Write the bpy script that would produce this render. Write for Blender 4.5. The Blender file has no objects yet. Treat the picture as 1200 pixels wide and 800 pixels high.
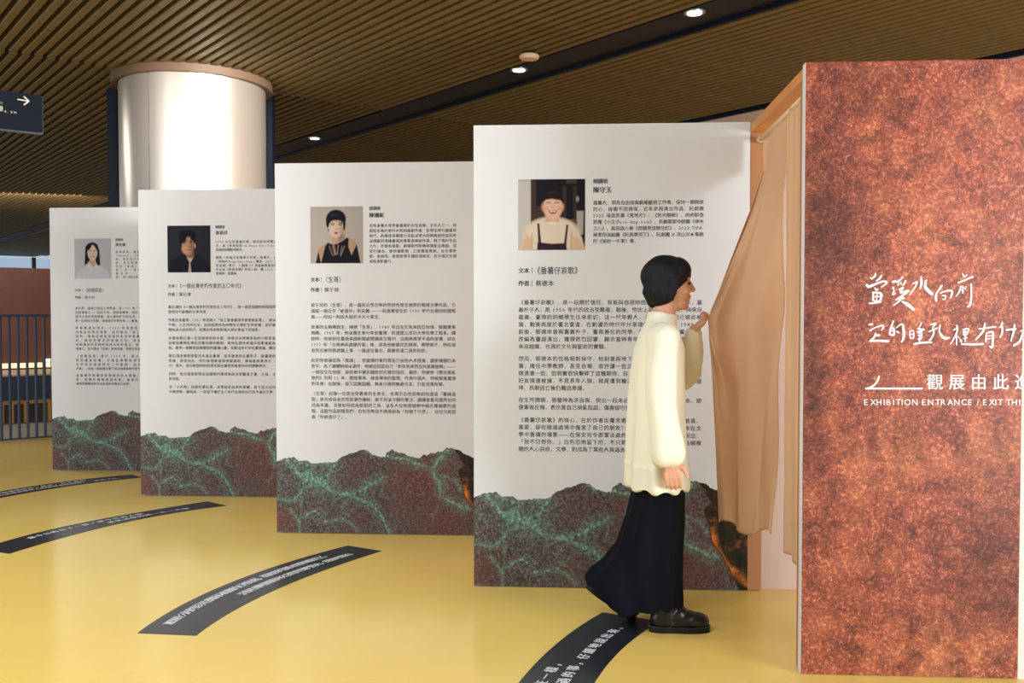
import bpy, bmesh, math, random
import numpy as np
from mathutils import Vector, Matrix, noise

# ------------------------------------------------------------------ camera, world, lights
scene = bpy.context.scene
COL = scene.collection
CAMH, F, HOR = 1.357, 1100.0, 370.0          # eye height (m), focal length (px of 1200), horizon row

cam_data = bpy.data.cameras.new('camera')
cam_data.sensor_width = 36.0
cam_data.lens = F / 1200 * 36
cam_data.clip_end = 200
cam = bpy.data.objects.new('camera', cam_data)
cam.location = (0, 0, CAMH)
cam.rotation_euler = (math.radians(90) - math.atan((400 - HOR) / F), 0, 0)
COL.objects.link(cam)
scene.camera = cam

world = bpy.data.worlds.new('world')
scene.world = world
world.use_nodes = True
bg = world.node_tree.nodes['Background']
bg.inputs[0].default_value = (0.72, 0.86, 1.0, 1)
bg.inputs[1].default_value = 0.5

scene.view_settings.view_transform = 'Standard'
scene.view_settings.look = 'None'
scene.view_settings.gamma = 1
scene.view_settings.use_curve_mapping = False
scene.view_settings.exposure = 0.28


def area_light(name, loc, target, sx, sy, power, color):
    d = bpy.data.lights.new(name, 'AREA')
    d.shape = 'RECTANGLE'; d.size = sx; d.size_y = sy; d.energy = power; d.color = color
    o = bpy.data.objects.new(name, d)
    o.location = loc
    o.rotation_euler = (Vector(target) - Vector(loc)).to_track_quat('-Z', 'Y').to_euler()
    COL.objects.link(o)
    return o


# tall window front to the right, behind the photographer
area_light('window_daylight', (6.2, -1.6, 1.35), (0.0, 4.6, 0.9), 3.0, 2.2, 480, (0.90, 0.95, 1.0))
# window front far to the left
area_light('window_daylight', (-8.0, -1.5, 1.7), (-1.0, 5.0, 1.0), 5.0, 2.6, 150, (0.78, 0.89, 1.0))
# warm washer over the entrance booth, then overhead fills added for brightness
area_light('unseen_overhead_light', (2.4, 5.6, 3.5), (2.0, 5.4, 0.0), 0.8, 0.8, 60, (1.0, 0.66, 0.36))
area_light('unseen_overhead_light', (-1.6, 1.6, 3.5), (-1.3, 2.6, 0.0), 3.0, 1.8, 125, (0.97, 0.98, 1.0))  # added fill out of view, brightens the foreground floor
area_light('unseen_overhead_light', (-3.8, 4.4, 3.5), (-3.6, 5.4, 0.0), 2.0, 1.6, 85, (0.97, 0.98, 1.0))  # second added fill, lifts the floor further left
area_light('unseen_overhead_light', (-7.2, 9.6, 3.5), (-6.8, 10.6, 0.0), 1.8, 1.0, 60, (1.0, 0.97, 0.9))  # unseen light added for the dim grey floor by the railing
area_light('unseen_overhead_light', (-10.5, 17.0, 3.4), (-11.5, 21.0, 0.6), 5.0, 1.0, 170, (1.0, 0.85, 0.7))  # added light that brightens the red brown wall across the atrium
area_light('window_daylight', (-27.0, 27.4, 2.7), (-9.0, 10.0, 3.0), 9.0, 1.0, 300, (0.8, 0.92, 1.0))
# lamp row that washes the metal column
for lx, ly, pw in ((-1.2, 5.0, 620), (-0.3, 5.1, 620), (0.9, 5.6, 820), (1.6, 6.0, 820)):
    d = bpy.data.lights.new('column_spot', 'SPOT'); d.energy = pw; d.spot_size = math.radians(26); d.spot_blend = .5
    d.color = (1, .97, .92); d.shadow_soft_size = .4
    o = bpy.data.objects.new('column_spot', d); o.location = (lx, ly, 3.40)
    o.rotation_euler = (Vector((-3.0, 9.1, 3.0)) - o.location).to_track_quat('-Z', 'Y').to_euler()
    COL.objects.link(o)

# ------------------------------------------------------------------ mapping helpers
DIR_Q = (-0.622, 0.783)      # the ceiling slats run this way
DIR_P = (0.783, 0.622)       # and the rest of the building stands square to them


def PQ(p, q):
    return (p * DIR_P[0] + q * DIR_Q[0], p * DIR_P[1] + q * DIR_Q[1])


def floor_pt(u, v):
    y = CAMH * F / (v - HOR)
    return ((u - 600) / F * y, y)


# ------------------------------------------------------------------ materials
def new_mat(name):
    m = bpy.data.materials.new(name)
    m.use_nodes = True
    return m, m.node_tree.nodes, m.node_tree.links, m.node_tree.nodes['Principled BSDF']


def mat(name, col, rough=0.5, metal=0.0, spec=0.5, noise_amt=0.0, noise_scale=20, bump=0.0, bump_scale=80,
        stretch=(1, 1, 1), emit=None, emit_s=0, coat=0.0, sheen=0.0):
    m, N, L, b = new_mat(name)
    b.inputs['Base Color'].default_value = (*col, 1)
    b.inputs['Roughness'].default_value = rough
    b.inputs['Metallic'].default_value = metal
    b.inputs['Specular IOR Level'].default_value = spec
    b.inputs['Coat Weight'].default_value = coat
    b.inputs['Sheen Weight'].default_value = sheen
    if emit:
        b.inputs['Emission Color'].default_value = (*emit, 1)
        b.inputs['Emission Strength'].default_value = emit_s
    if noise_amt or bump:
        tc = N.new('ShaderNodeTexCoord'); mp = N.new('ShaderNodeMapping')
        mp.inputs['Scale'].default_value = stretch
        L.new(tc.outputs['Object'], mp.inputs[0])
    if noise_amt:
        n = N.new('ShaderNodeTexNoise'); n.inputs['Scale'].default_value = noise_scale; n.inputs['Detail'].default_value = 6
        L.new(mp.outputs[0], n.inputs['Vector'])
        r = N.new('ShaderNodeValToRGB')
        a = 1 - noise_amt; c = 1 + noise_amt
        r.color_ramp.elements[0].color = (*[x * a for x in col], 1); r.color_ramp.elements[0].position = 0.3
        r.color_ramp.elements[1].color = (*[min(1, x * c) for x in col], 1); r.color_ramp.elements[1].position = 0.7
        L.new(n.outputs['Fac'], r.inputs[0]); L.new(r.outputs[0], b.inputs['Base Color'])
    if bump:
        n2 = N.new('ShaderNodeTexNoise'); n2.inputs['Scale'].default_value = bump_scale; n2.inputs['Detail'].default_value = 4
        L.new(mp.outputs[0], n2.inputs['Vector'])
        bp = N.new('ShaderNodeBump'); bp.inputs['Strength'].default_value = bump; bp.inputs['Distance'].default_value = 0.01
        L.new(n2.outputs['Fac'], bp.inputs['Height']); L.new(bp.outputs[0], b.inputs['Normal'])
    return m


def srgb(r, g, b):
    return tuple(((c / 255) / 12.92 if c / 255 <= 0.04045 else ((c / 255 + 0.055) / 1.055) ** 2.4) for c in (r, g, b))


M = {}
M['white_board'] = mat('white printed board', (0.74, 0.745, 0.775), 0.5, spec=0.3)
M['board_edge'] = mat('pale board edge', (0.72, 0.66, 0.6), 0.6)
M['kraft'] = mat('raw plywood', srgb(176, 122, 78), 0.6, noise_amt=0.12, noise_scale=6, stretch=(1, 1, 0.15))
M['pine'] = mat('planed pine', srgb(214, 148, 88), 0.5, noise_amt=0.12, noise_scale=8, stretch=(6, 0.5, 6))
M['slat'] = mat('brown wooden slat', srgb(114, 97, 58), 0.55, noise_amt=0.10, noise_scale=5, stretch=(1, 1, 1), spec=0.35)
M['void'] = mat('dark ceiling void', (0.012, 0.012, 0.012), 0.9)
M['navy'] = mat('dark navy metal', (0.004, 0.008, 0.020), 0.45, spec=0.25)
M['column'] = mat('satin beige metal cladding', (0.72, 0.64, 0.56), 0.34, metal=0.75, bump=0.02, bump_scale=30, stretch=(1, 1, 14))
M['ring'] = mat('beige ring trim', srgb(100, 76, 56), 0.6)
M['beige_wall'] = mat('beige plaster', srgb(205, 178, 150), 0.7)
M['inner_wall'] = mat('pinkish beige wall', srgb(200, 172, 158), 0.6, noise_amt=0.04, noise_scale=4, stretch=(8, 8, 0.3))
M['grey_floor'] = mat('grey stone floor', srgb(170, 165, 150), 0.35, noise_amt=0.05, noise_scale=3)
M['rust_wall'] = mat('dark red brown wall', srgb(84, 42, 32), 0.5, noise_amt=0.3, noise_scale=1.5, stretch=(1, 1, 0.4))
M['baluster'] = mat('blue black painted steel', (0.05, 0.085, 0.15), 0.35, spec=0.6)
M['thin_bar'] = mat('brass coloured bar', (0.22, 0.14, 0.07), 0.4, metal=0.5)
M['fascia'] = mat('navy fascia', (0.012, 0.022, 0.045), 0.5)
M['frame_wood'] = mat('amber timber frame', srgb(190, 135, 60), 0.5)
M['ledge'] = mat('grey ledge', srgb(185, 165, 140), 0.6)
M['strip_light'] = mat('strip light', (1, 1, 1), 0.5, emit=(1.0, 0.55, 0.2), emit_s=0.9)
M['white_light'] = mat('white strip light', (1, 1, 1), 0.5, emit=(0.95, 0.97, 1.0), emit_s=1.4)
M['mullion'] = mat('brown mullion', srgb(80, 55, 40), 0.5)
M['lamp_lens'] = mat('lamp lens', (1, 1, 1), 0.4, emit=(0.9, 1.0, 0.96), emit_s=6)
M['lamp_trim'] = mat('grey lamp trim', (0.35, 0.38, 0.4), 0.35, metal=0.6)
M['sensor'] = mat('cream plastic', srgb(225, 200, 168), 0.45)
M['sign'] = mat('dark navy sign face', (0.004, 0.006, 0.014), 0.6, spec=0.15)
M['sign_edge'] = mat('grey blue sign frame', (0.06, 0.07, 0.10), 0.4, metal=0.3)
M['ink'] = mat('dark ink', (0.022, 0.030, 0.055), 0.7, spec=0.1)
M['cream_ink'] = mat('cream lettering', (0.62, 0.58, 0.5), 0.5)
M['white_ink'] = mat('white lettering', (0.82, 0.84, 0.86), 0.5)
M['sticker'] = mat('charcoal floor vinyl', (0.022, 0.025, 0.034), 0.24, spec=0.6)
M['cloth'] = mat('cream cotton curtain', srgb(230, 198, 160), 0.85, bump=0.12, bump_scale=120, sheen=0.1)
M['rod'] = mat('cream rod', srgb(225, 200, 165), 0.5)
M['skin'] = mat('skin', srgb(214, 158, 126), 0.5)
M['hair'] = mat('black hair', (0.005, 0.006, 0.010), 0.6, spec=0.25, bump=0.3, bump_scale=60, stretch=(5, 5, 0.4))
M['tunic'] = mat('cream cotton', srgb(236, 230, 208), 0.8, bump=0.9, bump_scale=11, stretch=(1, 1, .45))
M['trouser'] = mat('black cloth', (0.0035, 0.004, 0.008), 0.9, spec=0.15)
M['boot'] = mat('black polished leather', (0.005, 0.005, 0.007), 0.28, spec=0.5)
M['sole'] = mat('black rubber', (0.006, 0.006, 0.006), 0.5, spec=0.3)
M['stitch'] = mat('grey stitching', (0.16, 0.15, 0.14), 0.6)
M['lips'] = mat('lips', srgb(176, 92, 84), 0.4)
M['eye'] = mat('eye', (0.01, 0.01, 0.01), 0.15)

m = M['column']; N, L, b = m.node_tree.nodes, m.node_tree.links, m.node_tree.nodes['Principled BSDF']
tg = N.new('ShaderNodeTangent'); tg.direction_type = 'RADIAL'; tg.axis = 'Z'
L.new(tg.outputs[0], b.inputs['Tangent']); b.inputs['Anisotropic'].default_value = 0.6; b.inputs['Anisotropic Rotation'].default_value = 0.25
# translucent cloth
m, N, L, b = M['cloth'], M['cloth'].node_tree.nodes, M['cloth'].node_tree.links, M['cloth'].node_tree.nodes['Principled BSDF']
tr = N.new('ShaderNodeBsdfTranslucent'); tr.inputs[0].default_value = (*srgb(232, 190, 145), 1)
mx = N.new('ShaderNodeMixShader'); mx.inputs[0].default_value = 0.35
L.new(b.outputs[0], mx.inputs[1]); L.new(tr.outputs[0], mx.inputs[2]); L.new(mx.outputs[0], N['Material Output'].inputs['Surface'])


def floor_material():
    m, N, L, b = new_mat('glossy yellow vinyl floor')
    tc = N.new('ShaderNodeTexCoord')
    n = N.new('ShaderNodeTexNoise'); n.inputs['Scale'].default_value = 1.3; n.inputs['Detail'].default_value = 5
    L.new(tc.outputs['Object'], n.inputs['Vector'])
    r = N.new('ShaderNodeValToRGB')
    r.color_ramp.elements[0].position = 0.35; r.color_ramp.elements[0].color = (*srgb(244, 211, 112), 1)
    r.color_ramp.elements[1].position = 0.7; r.color_ramp.elements[1].color = (*srgb(248, 217, 120), 1)
    L.new(n.outputs['Fac'], r.inputs[0])
    # tiny pale flecks
    v = N.new('ShaderNodeTexNoise'); v.inputs['Scale'].default_value = 45; v.inputs['Detail'].default_value = 2
    L.new(tc.outputs['Object'], v.inputs['Vector'])
    r2 = N.new('ShaderNodeValToRGB'); r2.color_ramp.elements[0].position = 0.72; r2.color_ramp.elements[1].position = 0.8
    r2.color_ramp.elements[1].color = (0.35, 0.35, 0.35, 1)
    L.new(v.outputs['Fac'], r2.inputs[0])
    mx = N.new('ShaderNodeMix'); mx.data_type = 'RGBA'
    L.new(r2.outputs[0], mx.inputs[0]); L.new(r.outputs[0], mx.inputs[6]); mx.inputs[7].default_value = (*srgb(244, 214, 140), 1)
    L.new(mx.outputs[2], b.inputs['Base Color'])
    b.inputs['Roughness'].default_value = 0.16
    b.inputs['Specular IOR Level'].default_value = 0.5
    n3 = N.new('ShaderNodeTexNoise'); n3.inputs['Scale'].default_value = 3.5; n3.inputs['Detail'].default_value = 2
    L.new(tc.outputs['Object'], n3.inputs['Vector'])
    bp = N.new('ShaderNodeBump'); bp.inputs['Strength'].default_value = 0.04; bp.inputs['Distance'].default_value = 0.02
    L.new(n3.outputs['Fac'], bp.inputs['Height']); L.new(bp.outputs[0], b.inputs['Normal'])
    return m


M['floor'] = floor_material()


def rust_material():
    m, N, L, b = new_mat('rusted steel print')
    tc = N.new('ShaderNodeTexCoord')

    def nz(scale, detail, rough=0.6, dist=0.0):
        n = N.new('ShaderNodeTexNoise'); n.inputs['Scale'].default_value = scale
        n.inputs['Detail'].default_value = detail; n.inputs['Roughness'].default_value = rough
        n.inputs['Distortion'].default_value = dist
        L.new(tc.outputs['Object'], n.inputs['Vector']); return n.outputs['Fac']

    def ramp(src, stops):
        r = N.new('ShaderNodeValToRGB')
        while len(r.color_ramp.elements) < len(stops): r.color_ramp.elements.new(0.5)
        for e, (p, c) in zip(r.color_ramp.elements, stops): e.position = p; e.color = (*c, 1)
        L.new(src, r.inputs[0]); return r.outputs[0]

    base = ramp(nz(75, 10, 0.8, 0.3), [(0.36, srgb(58, 30, 28)), (0.45, srgb(120, 54, 40)), (0.53, srgb(160, 76, 54)), (0.62, srgb(222, 148, 112))])
    big = ramp(nz(3.2, 6, 0.62, 0.3), [(0.34, srgb(100, 48, 42)), (0.5, srgb(148, 70, 50)), (0.66, srgb(212, 132, 84))])
    mx = N.new('ShaderNodeMix'); mx.data_type = 'RGBA'; mx.blend_type = 'MIX'; mx.inputs[0].default_value = 0.30
    L.new(base, mx.inputs[6]); L.new(big, mx.inputs[7])
    sp = ramp(nz(240, 3, 0.5), [(0.60, (0, 0, 0)), (0.68, (0.5, 0.5, 0.5))])
    mx2 = N.new('ShaderNodeMix'); mx2.data_type = 'RGBA'
    L.new(sp, mx2.inputs[0]); L.new(mx.outputs[2], mx2.inputs[6]); mx2.inputs[7].default_value = (*srgb(222, 170, 140), 1)
    mid = ramp(nz(13, 7, 0.7, 0.4), [(0.34, (.42, .40, .44)), (0.47, (.82, .80, .82)), (0.56, (1.08, 1.06, 1.04)), (0.68, (1.35, 1.45, 1.25))])
    mm = N.new('ShaderNodeMix'); mm.data_type = 'RGBA'; mm.blend_type = 'MULTIPLY'; mm.inputs[0].default_value = 1
    L.new(mx2.outputs[2], mm.inputs[6]); L.new(mid, mm.inputs[7]); mx2 = mm
    # printed dark stains and a painted upper right glare, stored on the sheet
    at = N.new('ShaderNodeAttribute'); at.attribute_name = 'tone'
    mx3 = N.new('ShaderNodeMix'); mx3.data_type = 'RGBA'; mx3.blend_type = 'MULTIPLY'; mx3.inputs[0].default_value = 1
    L.new(mx2.outputs[2], mx3.inputs[6]); L.new(at.outputs['Color'], mx3.inputs[7])
    L.new(mx3.outputs[2], b.inputs['Base Color'])
    b.inputs['Roughness'].default_value = 0.5
    b.inputs['Specular IOR Level'].default_value = 0.4
    return m


M['rust'] = rust_material()


def mountain_material():
    m, N, L, b = new_mat('copper green mountain print')
    tc = N.new('ShaderNodeTexCoord')
    at = N.new('ShaderNodeAttribute'); at.attribute_name = 'mask'
    sep = N.new('ShaderNodeSeparateColor'); L.new(at.outputs['Color'], sep.inputs[0])

    def nz(scale, detail=5, rough=0.65):
        n = N.new('ShaderNodeTexNoise'); n.inputs['Scale'].default_value = scale
        n.inputs['Detail'].default_value = detail; n.inputs['Roughness'].default_value = rough
        L.new(tc.outputs['Object'], n.inputs['Vector']); return n.outputs['Fac']

    def ramp(src, stops):
        r = N.new('ShaderNodeValToRGB')
        while len(r.color_ramp.elements) < len(stops): r.color_ramp.elements.new(0.5)
        for e, (p, c) in zip(r.color_ramp.elements, stops): e.position = p; e.color = (*c, 1)
        L.new(src, r.inputs[0]); return r.outputs[0]

    def mix(fac, a, c, mode='MIX'):
        x = N.new('ShaderNodeMix'); x.data_type = 'RGBA'; x.blend_type = mode
        if isinstance(fac, float): x.inputs[0].default_value = fac
        else: L.new(fac, x.inputs[0])
        for i, s in ((6, a), (7, c)):
            if isinstance(s, tuple): x.inputs[i].default_value = (*s, 1)
            else: L.new(s, x.inputs[i])
        return x.outputs[2]

    def math_(op, a, c):
        x = N.new('ShaderNodeMath'); x.operation = op; x.use_clamp = True
        for i, s in ((0, a), (1, c)):
            if isinstance(s, float): x.inputs[i].default_value = s
            else: L.new(s, x.inputs[i])
        return x.outputs[0]

    base = ramp(nz(90, 8), [(0.36, srgb(44, 34, 38)), (0.5, srgb(76, 58, 60)), (0.64, srgb(126, 112, 112))])
    red = ramp(nz(70, 8), [(0.36, srgb(62, 30, 32)), (0.52, srgb(106, 54, 50)), (0.66, srgb(136, 92, 86))])
    c = mix(sep.outputs['Green'], base, red)
    teal = ramp(nz(60, 8), [(0.36, srgb(62, 100, 92)), (0.5, srgb(104, 156, 138)), (0.64, srgb(176, 220, 196))])
    tf = math_('MULTIPLY', sep.outputs['Red'], ramp(nz(45, 8, 0.75), [(0.36, (0.1,) * 3), (0.54, (1,) * 3)]))
    c = mix(tf, c, teal)
    sp = ramp(nz(330, 2), [(0.60, (0, 0, 0)), (0.68, (0.5,) * 3)])
    c = mix(sp, c, srgb(176, 188, 180))
    gold = ramp(nz(22, 8, 0.7), [(0.42, srgb(18, 22, 20)), (0.55, srgb(48, 38, 24)), (0.66, srgb(120, 72, 28)), (0.75, srgb(190, 104, 34))])
    b3 = math_('MULTIPLY', sep.outputs['Blue'], 2.0)
    c = mix(b3, c, gold)
    orange = ramp(nz(26, 8, 0.7), [(0.4, srgb(120, 66, 24)), (0.6, srgb(220, 128, 48))])
    b4 = math_('MULTIPLY', math_('SUBTRACT', sep.outputs['Blue'], 0.55), 2.2)
    c = mix(b4, c, orange)
    L.new(c, b.inputs['Base Color'])
    b.inputs['Roughness'].default_value = 0.5
    b.inputs['Specular IOR Level'].default_value = 0.3
    return m


M['mountain'] = mountain_material()

m, N, L, b = new_mat('printed photograph')
at = N.new('ShaderNodeAttribute'); at.attribute_name = 'print'
L.new(at.outputs['Color'], b.inputs['Base Color']); b.inputs['Roughness'].default_value = 0.6; b.inputs['Specular IOR Level'].default_value = 0.12
M['photo'] = m

m, N, L, b = new_mat('window glass')
b.inputs['Base Color'].default_value = (0.8, 0.9, 1, 1); b.inputs['Roughness'].default_value = 0.02
b.inputs['Transmission Weight'].default_value = 1.0; b.inputs['IOR'].default_value = 1.05
M['glass'] = m


# ------------------------------------------------------------------ object helpers
def link(o, parent=None):
    COL.objects.link(o)
    if parent is not None:
        o.parent = parent
    return o


def mesh_obj(name, verts, faces, material, parent=None, smooth=False):
    me = bpy.data.meshes.new(name)
    me.from_pydata([tuple(v) for v in verts], [], faces)
    me.update()
    me.materials.append(material)
    if smooth:
        me.polygons.foreach_set('use_smooth', [True] * len(me.polygons))
    return link(bpy.data.objects.new(name, me), parent)


def tag(o, label=None, cat=None, group=None, kind=None):
    if label: o['label'] = label
    if cat: o['category'] = cat
    if group: o['group'] = group
    if kind: o['kind'] = kind
    return o


def empty(name, loc, label, cat, rz=0.0, group=None):
    o = bpy.data.objects.new(name, None)
    o.location = loc; o.rotation_euler = (0, 0, rz); o.empty_display_size = 0.1
    COL.objects.link(o)
    return tag(o, label, cat, group)


BOXF = [(0, 3, 2, 1), (4, 5, 6, 7), (0, 1, 5, 4), (1, 2, 6, 5), (2, 3, 7, 6), (3, 0, 4, 7)]


def box_v(x0, x1, y0, y1, z0, z1):
    return [(x0, y0, z0), (x1, y0, z0), (x1, y1, z0), (x0, y1, z0), (x0, y0, z1), (x1, y0, z1), (x1, y1, z1), (x0, y1, z1)]


def box(name, x0, x1, y0, y1, z0, z1, material, parent=None, bevel=0.0):
    if not bevel:
        return mesh_obj(name, box_v(x0, x1, y0, y1, z0, z1), BOXF, material, parent)
    bm = bmesh.new()
    vs = [bm.verts.new(v) for v in box_v(x0, x1, y0, y1, z0, z1)]
    for f in BOXF: bm.faces.new([vs[i] for i in f])
    bmesh.ops.bevel(bm, geom=bm.edges[:], offset=bevel, segments=2, affect='EDGES')
    me = bpy.data.meshes.new(name); bm.to_mesh(me); bm.free(); me.materials.append(material)
    return link(bpy.data.objects.new(name, me), parent)


def prism(name, outline, z0, z1, material, parent=None):
    n = len(outline)
    v = [(x, y, z0) for x, y in outline] + [(x, y, z1) for x, y in outline]
    f = [tuple(range(n))[::-1], tuple(range(n, 2 * n))] + [(i, (i + 1) % n, n + (i + 1) % n, n + i) for i in range(n)]
    return mesh_obj(name, v, f, material, parent)


def pq_box(name, p0, p1, q0, q1, z0, z1, material, parent=None):
    return prism(name, [PQ(p0, q0), PQ(p1, q0), PQ(p1, q1), PQ(p0, q1)], z0, z1, material, parent)


def lathe(name, profile, n, material, parent=None, smooth=True, cap=True):
    v, f = [], []
    for r, z in profile:
        for k in range(n):
            a = 2 * math.pi * k / n
            v.append((r * math.cos(a), r * math.sin(a), z))
    for i in range(len(profile) - 1):
        for k in range(n):
            k2 = (k + 1) % n
            f.append((i * n + k, i * n + k2, (i + 1) * n + k2, (i + 1) * n + k))
    if cap:
        f.append(tuple(range(n))[::-1]); f.append(tuple((len(profile) - 1) * n + k for k in range(n)))
    o = mesh_obj(name, v, f, material, parent)
    if smooth:
        o.data.polygons.foreach_set('use_smooth', [True] * len(o.data.polygons)); o.data.set_sharp_from_angle(angle=.6)
    return o


# ------------------------------------------------------------------ lettering
GLYPH = {}


def glyph(ch, bold, res):
    key = (ch, bold, res)
    if key in GLYPH: return GLYPH[key]
    c = bpy.data.curves.new('glyph', 'FONT')
    c.body = ch; c.resolution_u = res; c.offset = bold
    o = bpy.data.objects.new('glyph', c)
    COL.objects.link(o)
    dg = bpy.context.evaluated_depsgraph_get()
    me = bpy.data.meshes.new_from_object(o.evaluated_get(dg))
    n = len(me.vertices)
    co = np.zeros(n * 3); me.vertices.foreach_get('co', co)
    co = co.reshape(-1, 3)[:, :2].copy()
    faces = [tuple(p.vertices) for p in me.polygons]
    bpy.data.objects.remove(o); bpy.data.curves.remove(c); bpy.data.meshes.remove(me)
    GLYPH[key] = (co, faces)
    return GLYPH[key]


def preload(text, bold, res):
    """all glyphs of a style in one go: one object, one depsgraph update"""
    chars = sorted({ch for ch in text if ch.strip() and (ch, bold, res) not in GLYPH})
    if not chars: return
    obs = []
    for ch in chars:
        c = bpy.data.curves.new('glyph', 'FONT'); c.body = ch; c.resolution_u = res; c.offset = bold
        o = bpy.data.objects.new('glyph', c); COL.objects.link(o); obs.append((ch, o, c))
    dg = bpy.context.evaluated_depsgraph_get()
    for ch, o, c in obs:
        me = bpy.data.meshes.new_from_object(o.evaluated_get(dg))
        n = len(me.vertices); co = np.zeros(n * 3); me.vertices.foreach_get('co', co)
        GLYPH[(ch, bold, res)] = (co.reshape(-1, 3)[:, :2].copy(), [tuple(p.vertices) for p in me.polygons])
        bpy.data.meshes.remove(me)
    for ch, o, c in obs:
        bpy.data.objects.remove(o); bpy.data.curves.remove(c)


def is_wide(ch):
    return ord(ch) > 0x2000


class Letters:
    """collects glyphs laid out in a flat (x, y) frame"""
    def __init__(self): self.v = []; self.f = []; self.n = 0

    def put(self, ch, x, y, size, bold=0.0, res=2, sx=1.0):
        if not ch.strip(): return
        co, faces = glyph(ch, 0.0, res)
        if not len(co): return
        for sh in ((0.0,) if bold < .009 else (-bold, bold)):
            q = np.zeros((len(co), 3)); q[:, 0] = (co[:, 0] + sh) * size * sx + x; q[:, 1] = co[:, 1] * size + y
            q[:, 2] = .0004 if sh > 0 else 0
            self.v.append(q)
            self.f += [tuple(i + self.n for i in f) for f in faces]
            self.n += len(q)

    def row(self, text, x, yc, size, adv, width=None, bold=0.0, res=2, sx=1.0):
        """a row centred on height yc; adv is the advance of one wide character; width stretches the row"""
        w = [1.0 if is_wide(c) else (0.62 if c not in ' ilI' else 0.4) for c in text]
        if width:
            a = (width - size * 0.95) / max(1e-6, sum(w[:-1]))
        else: a = adv
        cx = x
        for c, k in zip(text, w):
            self.put(c, cx, yc - 0.36 * size, size, bold, res, sx)
            cx += a * k
        return cx

    def polyline(self, pts, close=False):
        """brush stroke: [(x, y, half_width)...] rounded and smoothed"""
        P = [np.array(p, float) for p in pts]
        S = []
        for i in range(len(P) - 1):
            p0 = P[max(i - 1, 0)]; p1 = P[i]; p2 = P[i + 1]; p3 = P[min(i + 2, len(P) - 1)]
            for t in np.linspace(0, 1, 6, endpoint=False):
                S.append(0.5 * ((2 * p1) + (-p0 + p2) * t + (2 * p0 - 5 * p1 + 4 * p2 - p3) * t * t + (-p0 + 3 * p1 - 3 * p2 + p3) * t ** 3))
        S.append(P[-1]); S = np.array(S)
        base = self.n; V = []
        for i in range(len(S)):
            d = S[min(i + 1, len(S) - 1), :2] - S[max(i - 1, 0), :2]
            d = d / (np.linalg.norm(d) + 1e-9); nrm = np.array([-d[1], d[0]])
            w = max(S[i, 2], 1e-4)
            V += [S[i, :2] + nrm * w, S[i, :2] - nrm * w]
        a = S[0]; d = (S[0, :2] - S[1, :2]); d /= np.linalg.norm(d) + 1e-9
        V += [S[0, :2] + d * S[0, 2] * 0.9]
        d = (S[-1, :2] - S[-2, :2]); d /= np.linalg.norm(d) + 1e-9
        V += [S[-1, :2] + d * S[-1, 2] * 0.9]
        k = len(S)
        F_ = [(base + 2 * i, base + 2 * i + 2, base + 2 * i + 3, base + 2 * i + 1) for i in range(k - 1)]
        F_ += [(base + 2 * k, base, base + 1), (base + 2 * k + 1, base + 2 * k - 1, base + 2 * k - 2)]
        V = np.array(V); self.k = getattr(self, 'k', 0) + 1
        self.v.append(np.c_[V, np.full(len(V), .00002 * self.k)]); self.f += F_; self.n += len(V)

    def build(self, name, fn, material, parent=None, out=(0, -1, 0)):
        V = np.concatenate(self.v)
        pts = fn(V[:, 0], V[:, 1]) + V[:, 2:3] * np.array([out])
        return tag(mesh_obj(name, pts.tolist(), self.f, material, parent), kind='stuff')


# ------------------------------------------------------------------ texts on the boards
UNIT = 1.354 / 322.0        # one layout unit of a board, in metres (322 wide, 547 high)
BW, BH = 1.354, 2.3

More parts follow.
